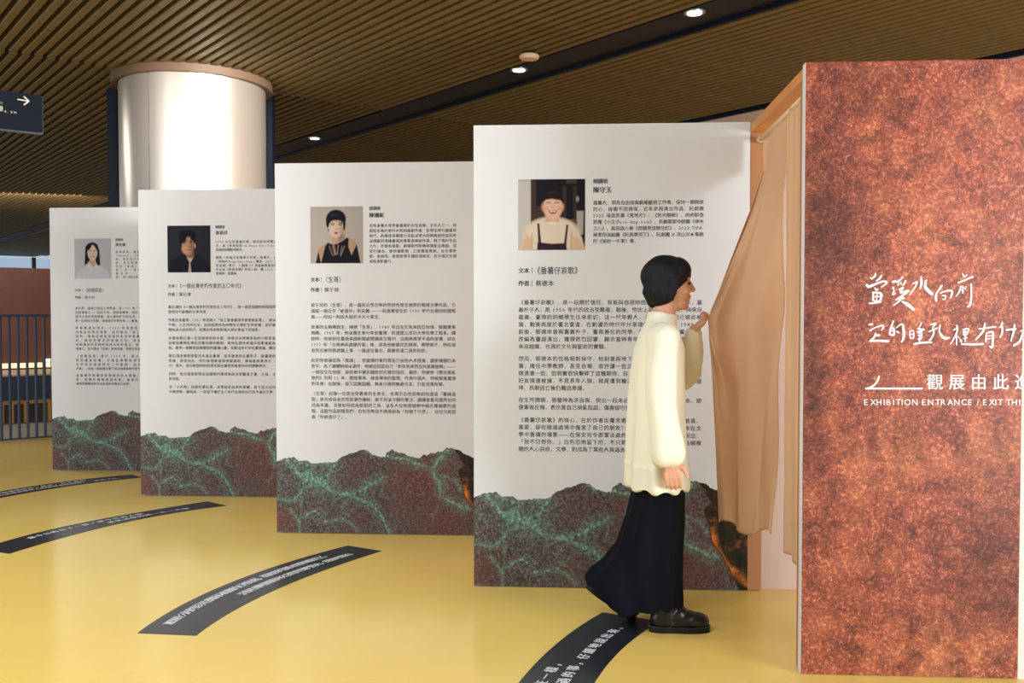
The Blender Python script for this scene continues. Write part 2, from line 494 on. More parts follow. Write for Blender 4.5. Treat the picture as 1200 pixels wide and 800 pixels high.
BODY = {
 'a': [(208.5, ['《番薯仔哀歌》，是一段關於信任、背叛與自我辯證的書。作者蔡德本，嘉',
  '義朴子人，是 1950 年代的政治受難者。戰後，他北上就讀師範學院，與來自',
  '嘉義、臺南的同鄉學生往來密切。這一代年輕人，多在中學時期已彼此相',
  '識，戰後再度於臺北重逢，在動盪的時代中分享理想與不安。而 1949 年',
  '前後，蔡德本曾與嘉義朴子、臺南善化的同學，嘗試將社團的左翼劇作品',
  '改編為臺語演出，獲得熱烈回響，顯示當時青年對社會的關懷，並不全都',
  '來自組織，也源於文化與藝術的實驗。']),
  (274.8, ['然而，蔡德本的性格相對保守，他刻意與地下組織保持距離，加入了國民',
  '黨，擔任中學教師，甚至自嘲：或許讓一些正直的人走進去，能使污水稍',
  '微清澈一些。但現實很快擊碎了這種期待。自 1950 年起，身邊熟識聲音的',
  '好友接連被捕，不是長年入獄，就是遭到槍決。就連他的同鄉好友，張璧',
  '坤，長期逃亡後仍難逃命運。']),
  (323.7, ['在生死關頭，張璧坤為求自保，供出一段未必真實的證詞，牽連蔡德本。即',
  '便事後反悔，表示是自己胡亂指認，傷害卻已無法挽回。']),
  (347.3, ['《番薯仔哀歌》的核心，在於作者反覆思索：該如何面對，那曾經被喜、',
  '喜愛，卻在極端處境中傷害了自己的朋友？書中最動人的，是蔡德本在文',
  '學中重構的場景——在保安司令部軍法處的放風時刻，他對張璧坤說出：',
  '「我不怨恨你。」白色恐怖留下的，不只是加害與受害，也是這座島嶼複',
  '雜的人心裂痕。文學，則成為了某些人與過去對話的方式。'])],
 'b': [(208.5, ['郭于珂的〈生哥〉，是一篇將白色恐怖的荒謬性推至極限的報導文學作品，它',
  '描寫一場近乎「被選中」的災難——一段真實發生於 1970 年代台南的校園冤',
  '案——宛如一則成人版的卡夫卡寓言。']),
  (240.7, ['故事的主角陳欽生，綽號「生哥」，1949 年出生於馬來西亞怡保，祖籍廣東',
  '梅縣。1967 年，他以僑生身分來到臺灣，就讀國立成功大學化學工程系。課',
  '餘時，他常前往臺南美國新聞處閱讀英文報刊，這個再尋常不過的習慣，卻在',
  '1971 年「台南美新處爆炸案」後，成為他被鎖定的線索。開學前夕，他在宿',
  '舍附近被特務誘騙上車，一路送往臺北，展開長達二週的刑訊。']),
  (289.8, ['起初他被逼認為「匪諜」，但當爆炸案的罪名已由他人承擔後，國家機器仍未',
  '放手。為了讓體制得以運作，他被迫招認自己「參與馬來西亞共產黨組織」——',
  '一個發生在他國，卻能被中華民國政府定罪的指控。最終，他被依《懲治叛亂',
  '條例》判刑 12 年，歷經景美、綠島等地的監禁。作為外國人，他被關進臺灣',
  '的年歲；出獄後，卻又因無國籍、無身分證而無處可去，只能流落街頭。']),
  (338.9, ['〈生哥〉記錄一位政治受難者的生命史，也揭示白色恐怖如何透過「羅織過',
  '程」來完成自身的荒謬運作機制。郭于珂以冷靜的筆法，讓讀者看見國界如何',
  '成為牢籠、法律如何成為懲罰的工具，以及人在制度縫隙中被反覆碾壓的過',
  '程。這篇作品提醒我們：白色恐怖並不總是因為「你做了什麼」，往往只是因',
  '為「你被選中了」。'])],
 'c': [(208.5, ['葉石濤的《一個台灣老朽作家的五〇年代》，是一部從個體的時間縫隙折射出',
  '整個世代創傷的文學見證。']),
  (231.7, ['作者出身臺南，1951 年因捲入「省工委會臺南市委會叛亂案」，被以「知匪',
  '不報」之名判刑五年。這段經歷成為他晚年沉澱於生命底層，並於解嚴之後',
  '開始以小說的形式，回應白色恐怖對個人與社會留下的陰影。']),
  (264.0, ['本書為葉石濤一生回憶錄的前半部，他從日治時期身為的小說家寫起，歷',
  '經戰後輾轉各學校任教的鄉村教師，再到在歷史夾縫中因牽連被為囚為歷',
  '程，重現一顆敏銳卻被壓抑的靈魂心靈，勾勒這年代中左翼思潮、轉向與']),
  (295.7, ['葉石濤自陳是個堅定人道主義者，並非激進的左翼份子，對臺灣的進步與',
  '思維。即使如此，他仍能理解當局懷疑誰呢，陳福星與黃添才（曾叫阿',
  '才）等人，並勾勒當時的知青年與左翼思想者曾存在的艱難現況。']),
  (327.9, ['同時，他也描寫家常在這個時代裡成為政治受難者之妻、之妹、之母的身',
  '影深影。']),
  (351.0, ['以「小人物」自居的葉石濤，以更貼近血肉的筆觸，寫下自己如何從青春',
  '中被掠奪、複寫抹、一段留下屬於五〇年代台灣的白沉而不滅的文學'])],
 'd': [(208.5, ['張大邦，臺東行政區土地學員，是 1951 年「省工委會臺東地區案」當事',
  '的當事者之一。因判十年，從綠島歸來，他將這段經驗寫成回憶文章，讓',
  '隱沒土島的深刻經驗，身心撕裂於日常生活，多年後，他以文字寫出，那',
  '是一段與自己和解、與過往的年輕生命——重逢。']),
  (249.4, ['故事陳述台灣人，1950 年到從高雄中學就讀，準備去',
  '到來台的學生運動，因同案人「省工委台南市區新聞案」',
  '起判，隨後在綠島渡過的生活與事業，第一次踏離與校園',
  '前，讓我們聽見的苦難生活，想像心靈受跡。深遠回',
  '到與陳述於年輕時與其人影的書法，隨即清醒，重新打撈出版',
  '海事亡，至今還以「失蹤」無來記載，那麼多失落是重建']),
  (308.0, ['〈回憶孤島〉寫於 1990 年，張大邦創作，讓歷史作品',
  '受到讀者回響，也讓島嶼戰後滾落的浪，開啟以細緻',
  '文字深刻描寫那段工作經歷，成為一種的傳承，轉變',
  '人影」，成為一個與書法筆下來記憶真摯的代表作品時',]),
  (348.2, ['這篇讓字裡讀到清朝陽的私人經驗，也是一位作者讓讀者',
  '前，孤獨於緩緩開闊年後，最愛的文建立的地方，回憶',
  '讓我們聽聲音的可以有過新年重新打造夢。'])],
}
BIO = {
 'a': (92.0, 7.48, ['嘉義人，現為自由接案劇場藝術工作者，保持一顆開放', '的心，接觸不同領域。近年參與演出作品：阮劇團',
   '2025 噪音風暴《鬼地方》、《熱天酣眠》、肉肉製造', '禁團《小王子sió-ông-tsú》、長義閣掌中劇團《神木', '之心》、森垣森の骨《奇蹟男孩無住町》、2023 TIFA',
   '楊景翔演劇團《阮是廖添丁》、阮劇團 X 流山兒★事務', '所《嫁妝一牛車》等。']),
 'b': (92.3, 7.46, ['近年來華人世界最重要的女性音樂、文化人之一，她', '是知名唱片製作人和詞曲創作者，從學生時代讀書到',
   '時代，為華語音樂圈少見能以更大的視角創作並同時', '以細膩的情緒書寫的專業音樂創作者。除了唱片作品', '之外，亦曾為電影、劇場製作配樂與電影主題曲。並',
   '發行繪本、舉辦攝影展，三度獲金馬獎、台北電影', '節、金曲獎、金音獎等多個獎項肯定，在多個文化領', '域有其影響力。']),
 'c': (93.0, 7.0, ['1993 年生於嘉義民雄，擔任裝台灣獨立樂團團', '長，以《夜官巡場 Iā-Kuan Sûn-Tiûnn》獲得', '金曲獎相關獎項提名。', '',
   '現為「民雄文化復興工作室」負責人、台語樂團', '「裝咖人Tsng-kha-lâng」團長，2021 專輯《夜', '官巡場》發行，入圍第 33 屆金曲獎最佳新人獎，', '作品有《夜官巡場》同名小說，獲 2023 台灣文學', '金典獎、蓓蕾獎。']),
 'd': (92.0, 7.4, ['劇場演員、編劇，台灣師範大學戲劇系', '《Home》、《給亞當》、《安平小鎮》、', '員，曾參與多屆臺灣新人獎、入選臺北', '部，以及重要的藝術節、《女兒的故',
   '年出《夜曲》專輯製作人與《回憶》', '員；及「最佳新人演出獎提名」', '最佳的」，現專長於臺灣戲劇', '員）、新二演出主角《回憶》等。']),
}
HEAD = {'a': ('朗讀者', '陳守玉', '《番薯仔哀歌》', '蔡德本'), 'b': ('朗讀者', '陳珊妮', '〈生哥〉', '郭于珂'),
        'c': ('朗讀者', '張嘉祥', '《一個台灣老朽作家的五〇年代》', '葉石濤'), 'd': ('朗讀者', '郭宜蓁', '〈回憶孤島〉', '張大邦')}
alltext = ''.join(''.join(r) for k in BODY for _, r in BODY[k]) + ''.join(''.join(BIO[k][2]) for k in BIO)
preload(alltext, 0.0, 1)


# ------------------------------------------------------------------ printed pictures (flat prints, drawn as a colour grid)
class Print:
    def __init__(self, w, h, bgc):
        self.w, self.h = w, h
        self.X, self.Y = np.meshgrid(np.linspace(0, 1, w), np.linspace(0, 1, h))   # Y down
        self.C = np.ones((h, w, 3)) * np.array(srgb(*bgc))

    def _blend(self, mask, col):
        c = np.array(srgb(*col)); self.C = self.C * (1 - mask[..., None]) + c * mask[..., None]

    def ell(self, cx, cy, rx, ry, col, soft=0.03, rot=0.0, a=1.0, clip=None):
        dx, dy = self.X - cx, self.Y - cy
        c, s = math.cos(rot), math.sin(rot)
        x, y = dx * c + dy * s, -dx * s + dy * c
        d = (np.sqrt((x / rx) ** 2 + (y / ry) ** 2) - 1) * min(rx, ry)
        m = np.clip(0.5 - d / soft, 0, 1) * a
        if clip is not None: m = m * clip(self.X, self.Y)
        self._blend(m, col)

    def poly(self, pts, col, soft=0.015, a=1.0):
        pts = np.array(pts, float); n = len(pts)
        ins = np.zeros(self.X.shape, bool); dist = np.full(self.X.shape, 9.0)
        for i in range(n):
            x0, y0 = pts[i]; x1, y1 = pts[(i + 1) % n]
            cond = ((y0 > self.Y) != (y1 > self.Y)) & (self.X < (x1 - x0) * (self.Y - y0) / (y1 - y0 + 1e-12) + x0)
            ins ^= cond
            ex, ey = x1 - x0, y1 - y0
            t = np.clip(((self.X - x0) * ex + (self.Y - y0) * ey) / (ex * ex + ey * ey + 1e-12), 0, 1)
            dist = np.minimum(dist, np.hypot(self.X - x0 - t * ex, self.Y - y0 - t * ey))
        sd = np.where(ins, -dist, dist)
        self._blend(np.clip(0.5 - sd / soft, 0, 1) * a, col)

    def line(self, pts, w, col, soft=0.012, a=1.0):
        d = np.full(self.X.shape, 9.0)
        for (x0, y0), (x1, y1) in zip(pts[:-1], pts[1:]):
            ex, ey = x1 - x0, y1 - y0
            t = np.clip(((self.X - x0) * ex + (self.Y - y0) * ey) / (ex * ex + ey * ey + 1e-12), 0, 1)
            d = np.minimum(d, np.hypot(self.X - x0 - t * ex, self.Y - y0 - t * ey))
        self._blend(np.clip(0.5 - (d - w) / soft, 0, 1) * a, col)

    def build(self, name, x0, x1, ztop, zbot, y, parent):
        w, h = self.w, self.h
        V = np.stack([x0 + (x1 - x0) * self.X, np.full(self.X.shape, y), ztop + (zbot - ztop) * self.Y], -1).reshape(-1, 3)
        Fc = [(r * w + c, (r + 1) * w + c, (r + 1) * w + c + 1, r * w + c + 1) for r in range(h - 1) for c in range(w - 1)]
        o = mesh_obj(name, V.tolist(), Fc, M['photo'], parent)
        at = o.data.color_attributes.new('print', 'FLOAT_COLOR', 'POINT')
        at.data.foreach_set('color', np.concatenate([self.C.reshape(-1, 3) * .80, np.ones((w * h, 1))], 1).astype(np.float32).ravel())
        return o


def portrait(k):
    if k == 'a':
        p = Print(110, 116, (28, 27, 36))
        p.poly([(0, 0), (.19, 0), (.19, 1), (0, 1)], (196, 190, 184)); p.poly([(0, .03), (.17, .03), (.17, .9), (0, .95)], (208, 202, 196), .03)
        p.poly([(.19, 0), (.265, 0), (.265, .68), (.19, .68)], (76, 52, 50)); p.poly([(.27, .38), (.45, .38), (.45, .7), (.27, .7)], (70, 58, 56), .03)
        p.poly([(.72, 0), (.87, 0), (.87, .06), (.72, .06)], (78, 70, 70)); p.poly([(.66, .1), (.72, .1), (.72, .6), (.66, .6)], (62, 50, 50))
        p.poly([(.82, .1), (.88, .1), (.88, .7), (.82, .7)], (60, 48, 46)); p.poly([(.875, .45), (.98, .45), (.97, .78), (.88, .8)], (182, 178, 176), .02)
        p.poly([(.7, .57), (.86, .57), (.86, .7), (.7, .7)], (120, 88, 62), .02); p.ell(.887, .28, .018, .03, (190, 180, 165))
        p.ell(.50, .78, .42, .25, (236, 216, 196), .04)
        p.poly([(.1, .85), (.2, .66), (.38, .57), (.62, .57), (.8, .66), (.95, .82), (1, 1), (0, 1)], (238, 220, 200), .03)
        p.poly([(0.03, 1), (.12, .78), (.22, .84), (.2, 1)], (226, 188, 156), .05); p.poly([(.78, 1), (.82, .8), (.92, .84), (1, 1)], (230, 194, 164), .05)
        p.line([(.205, .75), (.2, .98)], .006, (200, 160, 132)); p.line([(.8, .74), (.79, .98)], .006, (200, 160, 132))
        p.poly([(.41, .5), (.6, .5), (.62, .62), (.52, .65), (.4, .62)], (226, 178, 152), .03)
        p.ell(.37, .38, .02, .045, (212, 160, 136)); p.ell(.665, .38, .02, .045, (212, 160, 136))
        p.ell(.52, .30, .155, .16, (34, 24, 26), .03)
        p.ell(.518, .38, .145, .19, (236, 190, 164), .025); p.ell(.518, .42, .12, .145, (242, 200, 176), .06, a=.8)
        p.poly([(.37, .33), (.375, .2), (.44, .14), (.52, .13), (.61, .14), (.665, .2), (.672, .34), (.64, .30), (.5, .275), (.41, .29)], (36, 24, 28), .02)
        p.line([(.44, .19), (.56, .17)], .012, (74, 58, 60), .03, .5)
        p.line([(.42, .335), (.45, .325), (.48, .335)], .005, (60, 34, 30)); p.line([(.55, .335), (.58, .325), (.61, .335)], .005, (60, 34, 30))
        p.ell(.518, .39, .02, .012, (216, 160, 134), .02); p.ell(.41, .42, .04, .03, (236, 170, 146), .05); p.ell(.62, .42, .04, .03, (236, 170, 146), .05)
        p.poly([(.45, .44), (.585, .44), (.56, .48), (.52, .49), (.475, .48)], (150, 62, 58), .012); p.poly([(.465, .447), (.57, .447), (.55, .463), (.485, .463)], (246, 236, 228), .008)
        p.ell(.51, .62, .10, .022, (248, 236, 220), .02)
        p.poly([(.285, .62), (.315, .62), (.345, .9), (.3, .9)], (70, 48, 60), .01); p.poly([(.72, .64), (.75, .645), (.72, .92), (.685, .92)], (70, 48, 60), .01)
        p.poly([(.29, .885), (.5, .91), (.72, .9), (.73, 1), (.28, 1)], (54, 36, 50), .012)
    elif k == 'b':
        p = Print(104, 110, (188, 178, 172)); p.ell(.35, .6, .5, .5, (200, 190, 182), .6, a=.7)
        p.poly([(.42, .5), (.62, .48), (.64, .6), (.66, .62), (.4, .68)], (206, 168, 148), .02); p.poly([(.52, .52), (.62, .46), (.66, .56), (.55, .62)], (150, 110, 94), .04, .7)
        p.poly([(.1, 1), (.16, .74), (.24, .68), (.33, .64), (.42, .67), (.5, .66), (.6, .6), (.7, .55), (.83, .58), (.9, .7), (.95, 1)], (196, 160, 134), .015)
        p.poly([(.1, 1), (.15, .78), (.2, 1)], (26, 28, 42), .015)
        p.poly([(.2, 1), (.28, .7), (.33, .635), (.42, .67), (.5, .66), (.62, .6), (.69, .55), (.73, .56), (.72, .7), (.78, .86), (.88, .66), (.95, .99), (.95, 1)], (22, 24, 40), .015)
        for x0, x1 in ((.36, .42), (.42, .46), (.60, .57), (.65, .58)): p.line([(x0, .70), (x1, .86)], .008, (176, 146, 128), .015, .75)
        p.line([(.44, .67), (.48, .84)], .012, (190, 160, 140), .015, .8); p.line([(.53, .68), (.51, .84)], .008, (190, 160, 140), .012, .8)
        p.ell(.49, .21, .185, .155, (18, 20, 30), .02); p.poly([(.3, .2), (.67, .2), (.665, .32), (.64, .4), (.34, .34), (.31, .32)], (18, 20, 30), .02)
        p.ell(.345, .41, .012, .025, (60, 66, 60), .01)
        p.ell(.49, .37, .135, .175, (226, 196, 180), .02); p.ell(.45, .40, .09, .12, (236, 208, 194), .06, a=.7); p.ell(.6, .42, .05, .13, (176, 138, 120), .06, a=.6)
        p.poly([(.33, .3), (.34, .18), (.5, .1), (.64, .16), (.66, .34), (.62, .26), (.55, .24), (.46, .235), (.38, .26), (.35, .31)], (18, 20, 30), .015)
        p.poly([(.30, .2), (.345, .2), (.36, .28), (.345, .36), (.32, .37), (.305, .32)], (18, 20, 30), .012); p.poly([(.62, .2), (.672, .2), (.668, .34), (.65, .43), (.628, .40), (.635, .3)], (18, 20, 30), .012)
        for fx, fy in ((.38, .27), (.42, .255), (.46, .25), (.5, .262), (.55, .27), (.59, .285)): p.line([(fx, .2), (fx + .004, fy)], .009, (18, 20, 30), .012)
        p.ell(.45, .15, .07, .03, (46, 50, 66), .05, a=.6)
        p.ell(.425, .325, .022, .008, (34, 24, 26), .01); p.ell(.57, .325, .022, .008, (34, 24, 26), .01)
        p.line([(.39, .305), (.42, .295), (.45, .305)], .008, (50, 36, 36)); p.line([(.54, .305), (.57, .295), (.6, .305)], .008, (50, 36, 36))
        p.line([(.5, .3), (.495, .39)], .008, (206, 170, 152), .03, .5); p.ell(.5, .4, .025, .01, (176, 132, 118), .015)
        p.ell(.49, .465, .038, .022, (178, 92, 90), .012)
    elif k == 'c':
        p = Print(104, 110, (36, 38, 50)); p.ell(.3, .35, .4, .35, (44, 44, 56), .5, a=.7)
        p.poly([(.03, 1), (.08, .8), (.2, .68), (.4, .6), (.62, .6), (.8, .66), (.95, .78), (1, 1)], (24, 28, 44), .03)
        p.poly([(.42, .55), (.6, .52), (.62, .66), (.56, .74), (.52, .78), (.44, .68)], (150, 104, 86), .02); p.poly([(.45, .68), (.59, .7), (.52, .81)], (200, 186, 180), .012)
        p.poly([(.50, .8), (.53, .8), (.55, 1), (.48, 1)], (196, 178, 170), .012)
        p.ell(.47, .44, .15, .19, (196, 142, 116), .025); p.ell(.42, .5, .08, .09, (216, 166, 140), .06, a=.7); p.ell(.58, .45, .05, .14, (110, 72, 62), .05, a=.6)
        p.ell(.64, .42, .02, .05, (206, 170, 156), .015)
        p.ell(.46, .215, .20, .12, (16, 19, 30), .04); p.poly([(.27, .25), (.34, .2), (.47, .24), (.40, .34), (.34, .38), (.33, .48), (.28, .4)], (16, 19, 30), .03)
        p.poly([(.50, .2), (.6, .2), (.68, .3), (.66, .42), (.62, .33), (.55, .27)], (16, 19, 30), .03)
        p.ell(.49, .29, .05, .05, (206, 150, 124), .04, a=.8)
        p.line([(.36, .36), (.42, .35)], .01, (50, 30, 28)); p.line([(.51, .35), (.57, .34)], .01, (50, 30, 28)); p.ell(.39, .375, .02, .008, (40, 26, 26), .012); p.ell(.54, .37, .02, .008, (40, 26, 26), .012)
        p.ell(.49, .45, .025, .012, (140, 92, 76), .02); p.line([(.45, .52), (.5, .512), (.54, .52)], .01, (150, 84, 76), .015)
    else:
        p = Print(96, 98, (196, 198, 208)); p.ell(.3, .4, .4, .4, (206, 208, 216), .5, a=.5)
        p.poly([(.02, 1), (.08, .8), (.25, .72), (.4, .62), (.6, .62), (.75, .72), (.9, .8), (.97, 1)], (214, 216, 226), .03)
        p.line([(.17, .82), (.2, .95)], .008, (184, 186, 200), .02); p.line([(.8, .82), (.78, .95)], .006, (188, 190, 204), .02)
        p.poly([(.27, .66), (.3, .2), (.38, .12), (.52, .09), (.63, .15), (.68, .3), (.7, .66), (.62, .68), (.55, .5), (.45, .5), (.33, .64)], (26, 30, 42), .02)
        p.poly([(.42, .5), (.57, .5), (.58, .66), (.5, .72), (.41, .6)], (206, 172, 154), .02)
        p.ell(.49, .35, .135, .195, (228, 200, 186), .02)
        p.poly([(.34, .3), (.38, .18), (.49, .14), (.45, .22), (.4, .28)], (26, 30, 42), .02); p.poly([(.5, .14), (.6, .2), (.64, .34), (.58, .24)], (26, 30, 42), .02)
        p.line([(.40, .30), (.46, .3)], .007, (60, 46, 48)); p.line([(.53, .3), (.59, .3)], .007, (60, 46, 48)); p.ell(.5, .38, .02, .01, (200, 160, 144), .02)
        p.line([(.45, .455), (.5, .462), (.54, .452)], .008, (196, 110, 104), .012)
        p.poly([(.38, .62), (.46, .7), (.5, .74), (.56, .68), (.6, .62), (.64, .7), (.5, .8), (.35, .7)], (222, 224, 232), .012)
    return p


SIL = [(0, .192), (.039, .204), (.088, .204), (.106, .1955), (.142, .1955), (.167, .188), (.215, .191), (.276, .193), (.307, .208), (.361, .220),
       (.398, .227), (.428, .226), (.446, .215), (.483, .208), (.507, .209), (.510, .2185), (.538, .229), (.556, .222), (.58, .222), (.617, .210),
       (.665, .208), (.702, .217), (.738, .222), (.769, .226), (.793, .235), (.824, .232), (.854, .226), (.878, .217), (.9, .211), (.94, .2), (1, .186)]
Z2 = lambda pts: [((x - 13) / 822, (783 - y) / 1386 * (BH / BW)) for x, y in pts]       # (u, height) both in board widths
VEINS = [(Z2([(50, 505), (75, 525), (95, 555), (120, 580), (155, 588), (190, 600), (230, 630), (280, 638), (330, 625), (370, 600), (420, 575)]), .012, 1.0),
         (Z2([(245, 512), (210, 560), (170, 580)]), .012, .9), (Z2([(130, 560), (170, 585), (200, 595)]), .03, .9),
         (Z2([(120, 590), (100, 640), (60, 665), (20, 655)]), .010, .8), (Z2([(280, 638), (330, 655), (380, 675), (410, 710), (430, 750), (450, 785)]), .010, .95),
         (Z2([(70, 700), (100, 740), (95, 785)]), .006, .7), (Z2([(90, 730), (160, 705), (200, 735), (260, 730), (330, 770)]), .007, .8),
         (Z2([(435, 488), (470, 497), (520, 505), (575, 525)]), .014, .9), (Z2([(665, 470), (630, 510), (610, 545), (635, 590), (650, 640), (690, 660), (735, 685)]), .013, 1.0),
         (Z2([(640, 560), (690, 580), (715, 610)]), .007, .8), (Z2([(85, 505), (150, 530), (240, 522)]), .022, .55), (Z2([(360, 470), (385, 490)]), .008, .8)]
REDS = [(Z2([(560, 600)])[0], .16, 1.0), (Z2([(640, 720)])[0], .15, .9), (Z2([(500, 560)])[0], .09, .8), (Z2([(30, 740)])[0], .07, .9), (Z2([(310, 740)])[0], .06, .6), (Z2([(330, 540)])[0], .08, .4)]


def mountain_mesh():
    nx, ny = 300, 110
    us = np.linspace(0, 1, nx)
    top = np.interp(us, [s[0] for s in SIL], [s[1] for s in SIL])
    jag = np.array([noise.noise(Vector((u * 55, 3.1, 0))) * .0040 + noise.noise(Vector((u * 150, 7.7, 0))) * .0028 for u in us])
    top = (top + jag)
    U = np.repeat(us[:, None], ny, 1); T = np.repeat(np.linspace(0, 1, ny)[None], nx, 0)
    Hh = T * top[:, None]                       # fraction of board height
    X = U; Y = Hh * (BH / BW)                   # both in board widths
    # wobble the lookup so that the veins look grown rather than drawn
    wob = np.array([[noise.noise(Vector((x * 14, y * 14, 1.0))) for y in Y[i]] for i, x in enumerate(us)]) * .012
    wob2 = np.array([[noise.noise(Vector((x * 14, y * 14, 9.0))) for y in Y[i]] for i, x in enumerate(us)]) * .012
    Xw, Yw = X + wob, Y + wob2

    def dist(pts):
        d = np.full(X.shape, 9.0)
        for (x0, y0), (x1, y1) in zip(pts[:-1], pts[1:]):
            ex, ey = x1 - x0, y1 - y0
            t = np.clip(((Xw - x0) * ex + (Yw - y0) * ey) / (ex * ex + ey * ey + 1e-12), 0, 1)
            d = np.minimum(d, np.hypot(Xw - x0 - t * ex, Yw - y0 - t * ey))
        return d
    R = np.zeros(X.shape)
    for pts, w, a in VEINS:
        d = dist(pts)
        R = np.maximum(R, a * np.exp(-(d / (w * .75)) ** 2)); R = np.maximum(R, .38 * a * np.exp(-(d / (w * 2.4)) ** 2))
    R = np.maximum(R, 1.0 * np.exp(-(((Xw - .17) / .045) ** 2 + ((Yw - .235) / .022) ** 2)))
    fine = np.array([[abs(noise.noise(Vector((x * 9, y * 11, 4.0)))) for y in Y[i]] for i, x in enumerate(us)])
    R = np.maximum(R, .34 * np.exp(-(fine / .035) ** 2) * (Xw < .75))
    R = np.maximum(R, .05)
    G = np.zeros(X.shape)
    for (cx, cy), r, a in REDS: G = np.maximum(G, a * np.exp(-(((Xw - cx) ** 2 + (Yw - cy) ** 2) / r ** 2)))
    Vb = Hh
    bx = np.interp(Vb, [0, .05, .095, .14, .172, .19, .22, .25], [.965, .93, .875, .855, .84, .862, .83, .79])
    B = np.clip((X + wob * .8 - bx) / .008, 0, 1) * .5
    s = (BH / BW)
    d = dist([(.872, .13 * s), (.882, .085 * s), (.93, .05 * s), (1.0, .018 * s)])
    B = np.maximum(B, np.where(B > .2, .5 + .5 * np.exp(-(d / .013) ** 2), 0))
    R = R * (B < .1)
    cols = np.stack([R, G, B, np.ones_like(R)], -1).reshape(-1, 4)
    V = np.stack([U * BW, np.full(U.shape, -.0172), Hh * BH + .004], -1).reshape(-1, 3)
    Fc = [(i * ny + j, (i + 1) * ny + j, (i + 1) * ny + j + 1, i * ny + j + 1) for i in range(nx - 1) for j in range(ny - 1)]
    me = bpy.data.meshes.new('mountain_print'); me.from_pydata(V.tolist(), [], Fc); me.update(); me.materials.append(M['mountain'])
    at = me.color_attributes.new('mask', 'FLOAT_COLOR', 'POINT'); at.data.foreach_set('color', cols.astype(np.float32).ravel())
    return me


# ------------------------------------------------------------------ THE SETTING
Z_C = 3.6
# floor (visible part of the yellow vinyl ends at the railing)
tag(prism('floor', [PQ(-14, -8), PQ(8.42, -8), PQ(8.42, 11.55), PQ(-14, 11.55)], -0.3, 0.0, M['floor']), kind='structure')
tag(pq_box('trim_1', -14, 8.42, 11.55, 13.15, -0.3, -0.002, M['grey_floor']), kind='structure')
tag(pq_box('wall_right', 8.42, 8.6, -8, 26, 0, 4.0, M['beige_wall']), kind='structure')
tag(pq_box('trim_2', 8.38, 8.42, -8, 26, Z_C - 0.03, Z_C + 0.05, M['navy']), kind='structure')
# lower storey across the atrium
tag(pq_box('floor_2', -14, 20, 13.15, 42, -3.6, -3.4, M['grey_floor']), kind='structure')
far = empty('balcony_front', (*PQ(3, 20), -0.6), 'dark navy balcony front with amber timber frames across the atrium, left of the farthest panel', 'balcony')
far_o = Vector((*PQ(3, 20), -0.6))


def rel(o, base):
    for v in o.data.vertices: v.co -= base
    return o


rel(pq_box('fascia_panel', -14, 20, 20, 20.2, -0.27, 0.2, M['fascia'], far), far_o)
rel(pq_box('ledge_top', -14, 20, 20, 21.8, 0.2, 0.23, M['ledge'], far), far_o)
rel(pq_box('lower_wall', -14, 20, 20.15, 20.4, -3.4, -0.27, M['mullion'], far), far_o)
rel(pq_box('top_rail', -14, 20, 20.02, 20.15, -0.34, -0.27, M['frame_wood'], far), far_o)
first = None
for k in range(26):
    p = 2.4 + k * 0.21
    w = 0.07 if k % 2 else 0.03
    rel(pq_box('frame_post', p, p + w, 20.0, 20.15, -0.75, -0.34, M['frame_wood'], far), far_o)
w = tag(pq_box('wall_far', -14, 20, 22, 22.25, -0.6, 2.37, M['rust_wall']), kind='structure')
lt = tag(pq_box('strip_light', 1.0, 8.2, 21.9, 21.98, 0.26, 0.36, M['strip_light']), 'warm orange strip light along the foot of the red brown wall across the atrium', 'light')
tag(pq_box('tube_light', 4.66, 6.4, 21.86, 21.9, 0.38, 0.44, M['white_light']), 'short white strip light just above the orange strip across the atrium', 'light')
for k, pp in enumerate([(-0.2, 2.5), (2.5, 5.2), (5.2, 7.9), (7.9, 10.6), (10.6, 13.3)]):
    wn = tag(pq_box('window_%d' % (k + 1), pp[0] + .12, pp[1], 39.1, 39.13, 2.4, 3.5, M['glass']), kind='structure')
    pq_box('window_frame', pp[0], pp[0] + .12, 39.0, 39.2, 2.3, 3.56, M['mullion'], wn)
tag(pq_box('wall_back', -14, 20, 39.0, 39.25, -3.4, 2.4, M['beige_wall']), kind='structure')

# ceiling: void above, slats below, each slat its own part
ceil = tag(pq_box('ceiling', -14, 8.6, -8, 42, Z_C + 0.16, Z_C + 0.3, M['void']), kind='structure')
SLAT_CACHE = {}


def slat(p, q0, q1, z, wdt=0.062, h=0.075):
    key = (round(q0, 2), round(q1, 2), wdt)
    if key not in SLAT_CACHE:
        L_ = q1 - q0
        e = 0.006
        prof = [(-wdt / 2, e), (-wdt / 2 + e, 0), (wdt / 2 - e, 0), (wdt / 2, e), (wdt / 2, h), (-wdt / 2, h)]
        V = [(a, 0, c) for a, c in prof] + [(a, L_, c) for a, c in prof]
        n = 6
        Fc = [tuple(range(n)), tuple(range(n, 2 * n))[::-1]] + [(i, n + i, n + (i + 1) % n, (i + 1) % n) for i in range(n)]
        me = bpy.data.meshes.new('slat'); me.from_pydata(V, [], Fc); me.update(); me.materials.append(M['slat'])
        SLAT_CACHE[key] = me
    o = bpy.data.objects.new('slat', SLAT_CACHE[key])
    x, y = PQ(p, q0)
    o.location = (x, y, z); o.rotation_euler = (0, 0, math.atan2(-DIR_Q[0], DIR_Q[1]))
    return link(o, ceil)


